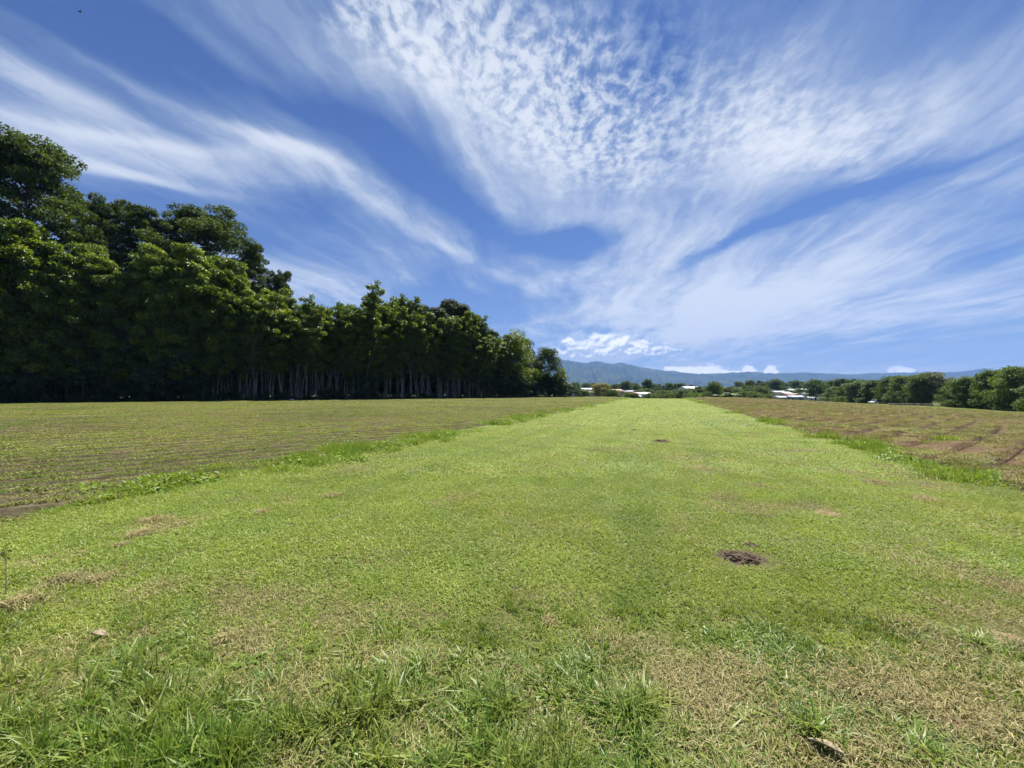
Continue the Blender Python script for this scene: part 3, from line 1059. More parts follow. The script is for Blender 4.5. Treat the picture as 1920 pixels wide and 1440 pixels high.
def blades(seed, n, rad, h0, h1, w0, w1, lean0, lean1, mat, gauss=False, elong=1.0, flatz=0.0, clump=0):
    """one patch of n bent blades -> mesh"""
    r = np.random.default_rng(seed)
    a = r.uniform(0, 2 * np.pi, n)
    q = rad * (np.abs(r.normal(0, 0.5, n)) if gauss else np.sqrt(r.uniform(0, 1, n)))
    bx, by = q * np.cos(a) * elong, q * np.sin(a)
    if clump:
        ci = r.integers(0, clump, n)
        cx, cyy = r.uniform(-rad, rad, clump) * elong, r.uniform(-rad, rad, clump)
        bx, by = cx[ci] + r.normal(0, 0.02, n), cyy[ci] + r.normal(0, 0.02, n)
    az = r.uniform(0, 2 * np.pi, n)
    ln = r.uniform(h0, h1, n)
    w = r.uniform(w0, w1, n)
    le = r.uniform(lean0, lean1, n)
    d = np.stack([np.cos(az), np.sin(az), np.zeros(n)], -1)
    sd = np.stack([-np.sin(az), np.cos(az), np.zeros(n)], -1)
    tw = r.normal(0, 0.5, n)[:, None]
    sd = sd + np.array([0, 0, 1.0]) * tw
    sd /= np.linalg.norm(sd, axis=1)[:, None]
    up = np.array([0, 0, 1.0])
    b = np.stack([bx, by, np.full(n, -0.006)], -1) + up * (r.uniform(0, 1, n) * flatz)[:, None]
    m = b + (d * np.sin(le * 0.6)[:, None] + up * np.cos(le * 0.6)[:, None]) * (ln * 0.5)[:, None]
    t = m + (d * np.sin(le * 1.35)[:, None] + up * np.cos(le * 1.35)[:, None]) * (ln * 0.5)[:, None]
    t[:, 2] = np.maximum(t[:, 2], 0.004)
    W = (w * 0.5)[:, None]
    v = np.stack([b - sd * W * 0.7, b + sd * W * 0.7, m + sd * W, m - sd * W, t], 1).reshape(-1, 3)
    k = np.arange(n)[:, None] * 5
    return mesh_np('blades', v, [k + np.array([[0, 1, 2, 3]]), k + np.array([[3, 2, 4]])], [M[mat]], {'tint': np.repeat(r.uniform(0, 1, n), 5)})


def broad(seed, n, rad, lf, h, mat, elong=1.0):
    """low broad-leaved weed patch -> mesh"""
    r = np.random.default_rng(seed)
    a, q = r.uniform(0, 2 * np.pi, n), rad * np.sqrt(r.uniform(0, 1, n))
    c = np.stack([q * np.cos(a) * elong, q * np.sin(a), h * r.uniform(0.1, 1, n) * (1 - 0.6 * (q / rad) ** 2)], -1)
    ax = rand_dirs(r, n, 0.2) * np.array([1, 1, 0.6])
    v, t = leaves(c, ax, rand_dirs(r, n) * 0.6 + np.array([0, 0, 0.9]), lf * r.uniform(0.6, 1.3, n), lf * r.uniform(0.35, 0.7, n))
    return mesh_np('weeds', v, [t], [M[mat]], {'tint': np.repeat(r.uniform(0, 1, n), 5)})


def scatter(name, label, cat, pts, rz, scl, var, protos, parent=None):
    """patches strewn on points: one object of ground cover"""
    n = len(pts)
    me = bpy.data.meshes.new(name)
    me.vertices.add(n)
    me.vertices.foreach_set('co', np.ascontiguousarray(pts, dtype=np.float32).ravel())
    a = me.attributes.new('rz', 'FLOAT', 'POINT')
    a.data.foreach_set('value', np.asarray(rz, np.float32))
    a = me.attributes.new('scl', 'FLOAT_VECTOR', 'POINT')
    a.data.foreach_set('vector', np.ascontiguousarray(scl, dtype=np.float32).ravel())
    a = me.attributes.new('var', 'INT', 'POINT')
    a.data.foreach_set('value', np.asarray(var, np.int32))
    o = link(name, me)
    tag(o, label, cat, kind='stuff')
    g = bpy.data.node_groups.new(name, 'GeometryNodeTree')
    g.interface.new_socket('Geometry', in_out='INPUT', socket_type='NodeSocketGeometry')
    g.interface.new_socket('Geometry', in_out='OUTPUT', socket_type='NodeSocketGeometry')
    N, L = g.nodes, g.links
    gi, go, jn = N.new('NodeGroupInput'), N.new('NodeGroupOutput'), N.new('GeometryNodeJoinGeometry')

    def na(nm, dt):
        q = N.new('GeometryNodeInputNamedAttribute')
        q.data_type = dt
        q.inputs[0].default_value = nm
        return q.outputs[0]
    arz, ascl, avar = na('rz', 'FLOAT'), na('scl', 'FLOAT_VECTOR'), na('var', 'INT')
    cx = N.new('ShaderNodeCombineXYZ')
    L.new(arz, cx.inputs[2])
    e2r = N.new('FunctionNodeEulerToRotation')
    L.new(cx.outputs[0], e2r.inputs[0])
    for i, pm in enumerate(protos):
        po = bpy.data.objects.new(name + '_patch', pm)
        oi = N.new('GeometryNodeObjectInfo')
        oi.inputs['Object'].default_value = po
        oi.inputs['As Instance'].default_value = False
        cmp_ = N.new('FunctionNodeCompare')
        cmp_.data_type = 'INT'
        cmp_.operation = 'EQUAL'
        L.new(avar, cmp_.inputs[2])
        cmp_.inputs[3].default_value = i
        ip = N.new('GeometryNodeInstanceOnPoints')
        L.new(gi.outputs[0], ip.inputs['Points'])
        L.new(cmp_.outputs[0], ip.inputs['Selection'])
        L.new(oi.outputs['Geometry'], ip.inputs['Instance'])
        L.new(e2r.outputs[0], ip.inputs['Rotation'])
        L.new(ascl, ip.inputs['Scale'])
        L.new(ip.outputs[0], jn.inputs[0])
    L.new(jn.outputs[0], go.inputs[0])
    md = o.modifiers.new('strewn', 'NODES')
    md.node_group = g
    return o


def disc_pts(r0, r1, dens, seed):
    """random points in the viewed wedge between two depths"""
    r = np.random.default_rng(seed)
    w = 1.5 * r1 + 1.5
    st = 1 / math.sqrt(dens)
    gx, gy = np.meshgrid(np.arange(-w, w, st), np.arange(r0, r1, st), indexing='ij')
    gx = gx + (np.arange(gx.shape[1]) % 2)[None, :] * st / 2
    x, y = (gx + r.uniform(-0.32, 0.32, gx.shape) * st).ravel(), (gy + r.uniform(-0.32, 0.32, gx.shape) * st).ravel()
    k = np.abs(x) < 1.5 * y + 1.2
    return x[k], y[k], r


def cols(*a):
    return np.stack(a, -1)


def lawn():
    pr = [blades(100 + i, 420, 0.22, 0.025, 0.06, 0.0045, 0.0085, 0.7, 1.4, 'lawn') for i in range(4)]
    pr += [blades(110 + i, 300, 0.22, 0.025, 0.06, 0.003, 0.0055, 0.9, 1.45, 'straw', flatz=0.012) for i in range(2)]
    pr += [blades(120 + i, 320, 0.20, 0.03, 0.085, 0.004, 0.008, 0.3, 1.1, 'rough', clump=24) for i in range(2)]
    P, Z, S, V = [], [], [], []
    for r0, r1, dens, sc, sz in ((0.7, 3.2, 34, 0.8, 0.8), (3.2, 7, 20, 1.05, 0.95), (7, 16, 8.5, 1.65, 1.15), (16, 40, 2.9, 2.8, 1.4), (40, 92, 0.9, 5.2, 1.7)):
        x, y, r = disc_pts(r0, r1, dens, int(r0 * 10))
        u, v = uv(x, y)
        e = 0.18 * (fbm(v * 0.8, v * 0 + 3, 3) - 0.5) * 2
        ok = (u > UL + e - 0.05) & (u < UR + e) & (v < 90)
        x, y, u, v = x[ok], y[ok], u[ok], v[ok]
        n = len(x)
        var = r.integers(0, 4, n)
        # dry, thin ground towards the feet and on the right shoulder
        dry = fbm(x * 0.8 + 4, y * 0.8, 4)
        near = sstep(y, 4.0, 2.0) * 0.62 + 0.16 * sstep(x, 1.5, 6) * sstep(y, 12, 4) + 0.10 * np.exp(-((u + 6.0) / 0.8) ** 2)
        pd = np.clip(near * sstep(dry, 0.38, 0.62) + 0.85 * sstep(dry, 0.68, 0.76) * sstep(y, 14, 6), 0, 0.9)
        d = r.random(n) < pd
        var[d] = r.integers(4, 6, d.sum())
        t = (~d) & (r.random(n) < sstep(y, 3.0, 2.0) * 0.5)
        var[t] = r.integers(6, 8, t.sum())
        # thin the cover where the soil shows
        bare = fbm(x * 1.7 + 30, y * 1.7 + 8, 3)
        keep = ~((bare > 0.82 - 0.04 * sstep(y, 3.5, 2)) & (r.random(n) < 0.6) & (y < 6))
        keep &= ~((np.hypot((x - 2.09) / 0.30, (y - 3.60) / 0.26) < 1) | (np.hypot((x - 3.05) / 0.28, (y - 2.38) / 0.2) < 0.9))
        x, y, var = x[keep], y[keep], var[keep]
        n = len(x)
        s = sc * r.uniform(0.8, 1.2, n)
        P.append(cols(x, y, lawn_z(x, y)))
        Z.append(r.uniform(0, 6.28, n))
        S.append(cols(s, s, sz * r.uniform(0.75, 1.25, n)))
        V.append(var)
    scatter('mown_grass', 'short yellow-green mown grass covering the long strip', 'grass', np.concatenate(P), np.concatenate(Z), np.concatenate(S), np.concatenate(V), pr)


lawn()


def edges():
    pr = [blades(200 + i, 110, 0.26, 0.12, 0.30, 0.007, 0.013, 0.25, 1.15, 'edge') for i in range(3)]
    pr += [broad(210, 130, 0.3, 0.09, 0.16, 'edge'), blades(215, 120, 0.26, 0.08, 0.2, 0.004, 0.009, 0.4, 1.3, 'lawn')]
    P, Z, S, V = [], [], [], []
    for side in (UL, UR):
        for v0, v1, dens, sc in ((0.6, 14, 18, 0.85), (14, 32, 6, 1.15), (32, 92, 2.2, 2.0)):
            r = np.random.default_rng(int(v0 * 7 + side * 3 + 100))
            wd = 1.25 if side < 0 else 0.8
            n = int((v1 - v0) * wd * dens * 1.6)
            v = r.uniform(v0, v1, n)
            u = side + r.normal(-0.22 if side < 0 else 0.22, wd * 0.36, n)
            x, y = xy(u, v)
            g = fbm(v * 0.55 + side, u * 0.8, 3)
            ok = (y > 1.9) & (r.random(n) < 0.22 + 0.95 * sstep(g, 0.42, 0.62))
            x, y, u, g = x[ok], y[ok], u[ok], g[ok]
            n = len(x)
            s = sc * r.uniform(0.7, 1.2, n)
            hs = np.minimum(sc, 1.3) * (0.55 + 0.75 * sstep(g, 0.45, 0.75)) * r.uniform(0.7, 1.2, n) * (0.95 if side < 0 else 1.0)
            P.append(cols(x, y, lawn_z(x, y) - 0.02))
            Z.append(r.uniform(0, 6.28, n))
            S.append(cols(s, s, hs))
            V.append(np.where(g > 0.55, np.where(r.random(n) < 0.35, 3, r.integers(0, 3, n)), np.where(r.random(n) < 0.5, 4, r.integers(0, 3, n))))
    scatter('edge_grass', 'taller bright green grass along both edges of the mown strip', 'grass', np.concatenate(P), np.concatenate(Z), np.concatenate(S), np.concatenate(V), pr)


edges()


def verge():
    pr = [blades(300 + i, 130, 0.13, 0.07, 0.20, 0.004, 0.0095, 0.2, 1.25, 'rough', gauss=True) for i in range(3)]
    pr += [blades(310 + i, 220, 0.16, 0.05, 0.13, 0.0035, 0.007, 0.4, 1.35, 'rough') for i in range(2)]
    pr += [blades(320 + i, 260, 0.18, 0.03, 0.085, 0.0025, 0.0045, 0.9, 1.5, 'straw', flatz=0.025) for i in range(2)]
    pr += [broad(330, 120, 0.14, 0.035, 0.07, 'rough')]
    r = np.random.default_rng(41)
    n = 4200
    x, y = r.uniform(-5.2, 5.2, n), r.uniform(0.5, 2.75, n)
    g = fbm(x * 1.4 + 2, y * 1.6, 4) + 0.16 * sstep(x, -0.3, -2.5) + 0.05 * sstep(y, 2.1, 1.6)
    lush = sstep(g, 0.46, 0.66)
    q = r.random(n)
    ok = (q < 0.40 + 0.6 * lush) & (r.random(n) < sstep(y + 0.35 * (fbm(x * 0.9, y * 0 + 5, 3) - 0.5), 2.55, 1.95) * (0.45 + 0.55 * sstep(y, 2.3, 1.7)) * 1.0)
    x, y, g, lush = x[ok], y[ok], g[ok], lush[ok]
    n = len(x)
    k = r.random(n)
    var = np.where(k < 0.14 + 0.34 * lush, r.integers(0, 3, n), np.where(k < 0.60 + 0.30 * lush - 0.25 * np.exp(-((y - 2.0) / 0.22) ** 2), r.integers(3, 5, n), r.integers(5, 7, n)))
    var = np.where((r.random(n) < 0.08), 7, var)
    s = r.uniform(0.8, 1.2, n)
    hs = (0.36 + 0.46 * lush) * r.uniform(0.6, 1.4, n) * (0.72 + 0.38 * sstep(x, 0.3, -1.2)) * (0.6 + 0.4 * sstep(y, 2.2, 1.75))
    hs = np.where((var == 5) | (var == 6), r.uniform(0.7, 1.2, n), hs)
    zz = lawn_z(x, y) - 0.006 + 0.08 * (fbm(x * 2.2, y * 2.2, 4) - 0.5) * sstep(y, 2.2, 1.6) - 0.07 * sstep(y, 1.7, 2.3)
    zz = np.maximum(zz, lawn_z(x, y) + 0.0)
    scatter('rough_grass', 'longer tufted grass and dry thatch along the foot of the view', 'grass', cols(x, y, zz), r.uniform(0, 6.28, n), cols(s, s, hs), var, pr)


verge()


def left_rows():
    pr = [blades(400 + i, 110, 0.075, 0.03, 0.075, 0.006, 0.011, 0.3, 1.2, 'weed', elong=3.2) for i in range(2)]
    pr += [broad(410 + i, 90, 0.08, 0.04, 0.065, 'weed', elong=3.2) for i in range(2)]
    pr += [blades(420, 80, 0.08, 0.03, 0.07, 0.004, 0.008, 1.0, 1.5, 'straw', elong=2.2, flatz=0.03)]
    P, Z, S, V = [], [], [], []
    r = np.random.default_rng(12)
    for rho0, rho1, ds, wide in ((1.5, 14, 0.13, 0.95), (14, 30, 0.13, 1.15), (30, 77, 0.15, 1.6)):
        rows = np.arange(int(lrow_index(rho0)) - 2, int(lrow_index(rho1)) + 2) + 0.5
        rows = rows[(lrow_rho(rows) < min(rho1, 76.8)) & (lrow_rho(rows) >= rho0)]
        s = np.arange(-115, 125, ds)
        K, SS = np.meshgrid(rows, s, indexing='ij')
        K, SS = K.ravel() + r.uniform(-0.16, 0.16, K.size), SS.ravel() + r.uniform(-0.5, 0.5, K.size) * ds
        RH = lrow_rho(K)
        x, y = lrow_xy(RH, SS)
        u, v = uv(x, y)
        ok = (u < UL - 0.1) & (v < vend(u)) & (y > 2) & (np.abs(x) < 1.5 * y + 2)
        x, y, RH, SS = x[ok], y[ok], RH[ok], SS[ok]
        cov = fbm(x * 0.16, y * 0.16, 3) * 0.6 + fbm(SS * 0.9, K[ok] * 3.1, 2) * 0.4 + 0.22 * sstep(RH, 9, 16) + 0.06
        keep = r.random(len(x)) < 0.34 + 0.7 * sstep(cov, 0.34, 0.56)
        x, y, RH, cov = x[keep], y[keep], RH[keep], cov[keep]
        n = len(x)
        u, v = uv(x, y)
        var = np.where(r.random(n) < 0.22, 4, r.integers(0, 4, n))
        sc = wide * r.uniform(0.75, 1.25, n)
        P.append(cols(x, y, hgt(x, y) - 0.04 + (0.085 + 0.05 * vnoise(x * 0.5, y * 0.5)) * sstep(u, UL + 0.1, UL - 0.5)))
        Z.append(np.pi / 2 - LA + 0.16 * np.exp(-(RH - 5) / 13.0) + r.normal(0, 0.10, n))
        S.append(cols(sc, np.minimum(sc, 1.25), r.uniform(0.7, 1.25, n)))
        V.append(var)
    scatter('left_field_weeds', 'low green and straw-coloured plants in rows on the left field', 'crop', np.concatenate(P), np.concatenate(Z), np.concatenate(S), np.concatenate(V), pr)


left_rows()


def right_rows():
    pr = [blades(500 + i, 140, 0.15, 0.04, 0.09, 0.006, 0.011, 0.4, 1.2, 'brownweed', elong=2.8) for i in range(2)]
    pr += [broad(510, 100, 0.15, 0.05, 0.08, 'brownweed', elong=2.8)]
    pr += [blades(520, 100, 0.26, 0.05, 0.13, 0.004, 0.009, 1.1, 1.55, 'straw', elong=1.6, flatz=0.02)]
    pr += [blades(530, 130, 0.28, 0.10, 0.24, 0.007, 0.012, 0.3, 1.2, 'edge')]
    pr += [blades(540, 150, 0.3, 0.05, 0.14, 0.006, 0.012, 0.5, 1.4, 'weed')]
    P, Z, S, V = [], [], [], []
    r = np.random.default_rng(13)
    for r0, r1, dens, sc0 in ((2, 22, 22.0, 0.95), (22, 55, 9.0, 1.3), (55, 165, 2.6, 2.3)):
        w = 1.5 * r1 + 2
        n = int(w * (r1 - r0) * dens)
        x, y = r.uniform(0, w, n), r.uniform(r0, r1, n)
        u, v = uv(x, y)
        ok = (u > UR + 0.3) & (u < 66) & (v < vend(u)) & (x < 1.5 * y + 2)
        x, y, u, v = x[ok], y[ok], u[ok], v[ok]
        n = len(x)
        ph = (rrow(x, y) / RROW) % 1.0
        ridge = sstep(np.abs(ph - 0.5), 0.28, 0.20)
        cov = fbm(x * 0.11 + 9, y * 0.11, 3)
        soil = sstep(np.hypot((x - 12.4) / 2.4, (y - 9.2) / 2.3), 1.15, 0.7)      # worn red track end
        marg = sstep(u, 46, 60)
        prob = (0.04 + 1.0 * ridge) * (0.88 + 0.5 * sstep(cov, 0.35, 0.6)) * (1 - 0.8 * soil) + marg
        keep = r.random(n) < prob
        x, y, u, soil, marg, cov = x[keep], y[keep], u[keep], soil[keep], marg[keep], cov[keep]
        n = len(x)
        k = r.random(n)
        var = np.where(k < 0.26, 3, r.integers(0, 3, n))
        var = np.where((k > 0.90) & (cov > 0.5), 5, var)
        var = np.where((soil > 0.05) & (soil < 0.9) & (vnoise(x * 0.8, y * 0.8) > 0.55), 4, var)
        var = np.where(r.random(n) < marg * 0.95, 5, var)
        s = sc0 * r.uniform(0.75, 1.25, n)
        tang = np.arctan2(y - RC[1], x - RC[0]) + np.pi / 2
        P.append(cols(x, y, hgt(x, y) - 0.035 + 0.14 * (0.6 + 0.7 * vnoise(x * 0.5, y * 0.5)) * sstep(u, 62, 45) * sstep(u, UR - 0.1, UR + 0.5) * sstep(np.abs((rrow(x, y) / RROW) % 1.0 - 0.5), 0.345, 0.325)))
        Z.append(tang + r.normal(0, 0.25, n))
        S.append(cols(s, np.minimum(s, 1.0) + np.where(marg > 0.5, s * 0.5, 0), np.minimum(sc0, 1.5) * r.uniform(0.65, 1.2, n)))
        V.append(var)
    scatter('right_field_weeds', 'low browning plants in curved rows on the right field', 'crop', np.concatenate(P), np.concatenate(Z), np.concatenate(S), np.concatenate(V), pr)


right_rows()

# ------------------------------------------------------------------ houses of the town
M['wall_white'] = mat_simple('white_render', (0.72, 0.70, 0.66), 0.8, 0.2, 0.08, 0.6)
M['wall_tan'] = mat_simple('tan_render', (0.46, 0.37, 0.28), 0.85, 0.2, 0.15, 0.6)
M['wall_grey'] = mat_simple('grey_block', (0.34, 0.33, 0.32), 0.9, 0.15, 0.15, 0.6)
M['roof_white'] = mat_simple('white_sheet_roof', (0.62, 0.62, 0.62), 0.45, 0.4, 0.06, 0.3)
M['roof_zinc'] = mat_simple('zinc_sheet_roof', (0.50, 0.52, 0.56), 0.4, 0.5, 0.18, 0.5)
M['roof_red'] = mat_simple('faded_red_sheet_roof', (0.42, 0.12, 0.10), 0.6, 0.3, 0.2, 0.5)
M['roof_rust'] = mat_simple('rusty_sheet_roof', (0.34, 0.23, 0.18), 0.7, 0.25, 0.3, 0.5)
M['pane'] = mat_simple('dark_window_glass', (0.03, 0.035, 0.04), 0.12, 0.6, 0.1, 1.0)
M['timber'] = mat_simple('brown_door', (0.12, 0.07, 0.04), 0.7, 0.3, 0.2, 1.0)


def house(px, y, py, w, d, wall, roof, rz, label, pitch=0.28):
    x = (px - 960) / F * y
    g = float(hgt(x, y))
    H = max(2.9, CAMH + (HORY - py) / F * y - g)
    rise = min(H * 0.4, d * 0.5 * pitch)
    e = 'house'
    o = link(e, None, loc=(x, y, g), rot=(0, 0, rz))
    tag(o, label, 'house', 'houses of the town')
    eh = H - rise
    a = Acc()
    hw, hd = w / 2, d / 2
    v = [(-hw, -hd, -1), (hw, -hd, -1), (hw, hd, -1), (-hw, hd, -1), (-hw, -hd, eh), (hw, -hd, eh), (hw, hd, eh), (-hw, hd, eh), (-hw, 0, eh + rise - 0.04), (hw, 0, eh + rise - 0.04)]
    a.add(v, np.array([(0, 1, 5, 4), (2, 3, 7, 6), (3, 0, 4, 7), (1, 2, 6, 5)]), np.array([(4, 8, 7), (5, 6, 9)]))
    link('wall', a.mesh('house_wall', M[wall]), o)
    a = Acc()
    ov = 0.5
    sl = rise / hd
    for s in (-1, 1):
        p = np.array([(-hw - ov, s * (hd + ov), eh - sl * ov), (hw + ov, s * (hd + ov), eh - sl * ov), (hw + ov, 0, eh + rise), (-hw - ov, 0, eh + rise)])
        a.add(np.concatenate([p + [0, 0, 0.06], p + [0, 0, 0.18]]), np.array([(0, 1, 2, 3), (4, 5, 6, 7), (0, 1, 5, 4), (1, 2, 6, 5), (2, 3, 7, 6), (3, 0, 4, 7)]))
    link('roof', a.mesh('house_roof', M[roof]), o)
    n = max(2, int(w // 3.2))
    for i in range(n):
        cx = -hw + w * (i + 0.5) / n
        if i == n // 2:
            link('door', Acc().box(cx - 0.5, cx + 0.5, -hd - 0.06, -hd + 0.02, 0, min(2.1, eh - 0.2)).mesh('door', M['timber']), o)
        else:
            link('window', Acc().box(cx - 0.7, cx + 0.7, -hd - 0.05, -hd + 0.02, 0.9, min(2.1, eh - 0.25)).mesh('window', M['pane']), o)
    return o


for args in (
        (1088, 250, 732, 9, 7, 'wall_white', 'roof_zinc', 0.3, 'small zinc-roofed house closest to the forest end'),
        (1098, 270, 728, 10, 7, 'wall_white', 'roof_zinc', -0.2, 'white house highest in the cluster beside the forest end'),
        (1112, 240, 734, 8, 7, 'wall_tan', 'roof_rust', 0.5, 'rust-roofed house just left of the pale flowering bush'),
        (1168, 205, 733.5, 7, 7, 'wall_grey', 'roof_zinc', 1.2, 'house with a blue-grey zinc gable left of the red roof'),
        (1181, 196, 735, 7, 6, 'wall_tan', 'roof_red', 0.9, 'house with the only red roof in the town'),
        (1199, 200, 736, 10, 6, 'wall_grey', 'roof_white', 0.1, 'long pale roof right of the red roof'),
        (1192, 225, 732.5, 11, 6, 'wall_grey', 'roof_zinc', 0.05, 'long pale roof behind the red roof'),
        (1187, 178, 741, 5.5, 4, 'wall_grey', 'roof_white', 0.15, 'low white shed in front of the red roof'),
        (1152, 250, 730, 9, 7, 'wall_tan', 'roof_rust', 0.4, 'rust-roofed house just right of the pale flowering bush'),
        (1294, 300, 725, 12, 14, 'wall_white', 'roof_white', 0.05, 'large white building standing alone above the tree belt'),
        (1406, 290, 730.5, 4.5, 5, 'wall_white', 'roof_white', 0.3, 'tiny white house among the trees right of the banana plants'),
        (1447, 330, 729, 6, 6, 'wall_white', 'roof_white', 0.2, 'white house under the dome-shaped tree at the left of the right-hand town'),
        (1458, 320, 733, 9, 7, 'wall_tan', 'roof_zinc', -0.2, 'zinc-roofed house below the dome-shaped tree'),
        (1470, 300, 735, 9, 7, 'wall_white', 'roof_white', 0.35, 'bright white roof in the middle left of the right-hand town'),
        (1482, 285, 738, 11, 7, 'wall_tan', 'roof_rust', 0.1, 'wide reddish-brown roof in the middle of the right-hand town'),
        (1462, 265, 743, 7, 6, 'wall_grey', 'roof_zinc', 0.1, 'low grey house at the front left of the right-hand town'),
        (1490, 262, 742, 8, 6, 'wall_grey', 'roof_zinc', -0.3, 'low zinc-roofed house at the front centre of the right-hand town'),
        (1506, 280, 737, 8, 7, 'wall_white', 'roof_zinc', 0.6, 'pale house with a grey roof right of the brown roof'),
        (1522, 275, 739, 9, 7, 'wall_tan', 'roof_rust', -0.1, 'tan house near the right end of the right-hand town'),
        (1518, 262, 744, 6, 5, 'wall_white', 'roof_white', 0.2, 'small white hut at the front right of the right-hand town'),
        (1537, 268, 743, 7, 6, 'wall_white', 'roof_rust', 0.4, 'last house before the field-edge trees'),
        (1516, 400, 729, 17, 8, 'wall_grey', 'roof_white', 0.02, 'long low pale warehouse roof left of its twin'),
        (1544, 395, 729.5, 17, 8, 'wall_grey', 'roof_white', -0.03, 'long low pale warehouse roof nearest the field-edge trees'),
        (1480, 360, 730, 7, 6, 'wall_white', 'roof_zinc', 0.3, 'small house just left of the long warehouse roofs')):
    house(*args)


# ------------------------------------------------------------------ plants at the far end of the fields
def far_plants():
    pale = make_tree('flowering_bush', 131, 4.6, 0.08, 3.9, 34, 5200, 0.40, 0.09, 'dome', 'bark_dark', 'pale_leaf', flat=0.7, stems=3)
    y = 128
    place_tree(pale, (1127 - 960) / F * y, y, CAMH + (HORY - 720) / F * y + 1.0, 'flowering_bush', 'cream-yellow flowering bush at the end of the left field', cat='bush', wide=1.0)
    sh = make_tree('low_bush', 141, 2.6, 0.05, 2.2, 20, 1800, 0.35, 0.05, 'bush', 'bark_dark', 'right_leaf', stems=3)
    for px, yy, h, lab in ((1094, 122, 2.0, 'low green bush left of the flowering bush'), (1150, 124, 2.4, 'low green bush touching the flowering bush on its right'),
                           (1290, 118, 1.9, 'low bush at the right end of the mown strip'), (1303, 128, 2.6, 'rounded bush left of the banana plants'),
                           (1320, 134, 3.0, 'dark bush directly beside the banana plants'), (1392, 138, 2.6, 'green bush right of the banana plants'),
                           (1414, 142, 2.8, 'wider green bush second right of the banana plants'), (1436, 150, 2.4, 'low bush in front of the first town roofs'),
                           (1230, 104, 1.5, 'small dark bush at the middle of the strip end'), (1255, 106, 1.7, 'small dark bush right of the strip end middle'),
                           (1546, 150, 2.2, 'bright bush at the foot of the field-edge trees, far left'), (1575, 146, 2.6, 'bright low bush left of the white car')):
        place_tree(sh, (px - 960) / F * yy, yy, h + 0.6, 'field_end_bush', lab, 'bushes at the end of the fields', cat='bush', wide=1.15, sink=0.1)
    for px, lab in ((1352, 'left banana plant with long arching pale leaves'), (1374, 'right banana plant with long arching pale leaves')):
        yy = 131
        x = (px - 960) / F * yy
        e = tag(link('banana_plant', None, loc=(x, yy, float(hgt(x, yy)))), lab, 'banana plant', 'banana plants at the field end')
        r = np.random.default_rng(px)
        link('stem', Acc().add(*tube([(0, 0, -0.2), (0.05, 0, 0.8), (0, 0.04, 1.6)], np.array([0.18, 0.15, 0.09]), 8)).mesh('banana_stem', M['banana'], True), e)
        for j in range(10):
            a = j * 2.4 + r.uniform(-0.3, 0.3)
            L, el = r.uniform(2.2, 3.1), r.uniform(0.55, 1.2)
            s = np.linspace(0, 1, 7)
            rr = L * np.cos(el) * s + 0.25 * L * s ** 2
            zz = 1.3 + L * np.sin(el) * s - 0.45 * L * s ** 2.2
            w = 0.27 * np.sin(np.pi * (0.12 + 0.86 * s)) + 0.02
            c = np.stack([rr * math.cos(a), rr * math.sin(a), zz], -1)
            sd = np.array([-math.sin(a), math.cos(a), 0])
            v = np.concatenate([c - sd * w[:, None] + [0, 0, -0.05], c, c + sd * w[:, None] + [0, 0, -0.05]])
            i = np.arange(6)
            f = np.concatenate([np.stack([i, i + 1, i + 8, i + 7], -1), np.stack([i + 7, i + 8, i + 15, i + 14], -1)])
            link('leaf', mesh_np('banana_leaf', v, [f], [M['banana']], {'tint': np.full(21, r.uniform(0.2, 1))}), e)


far_plants()


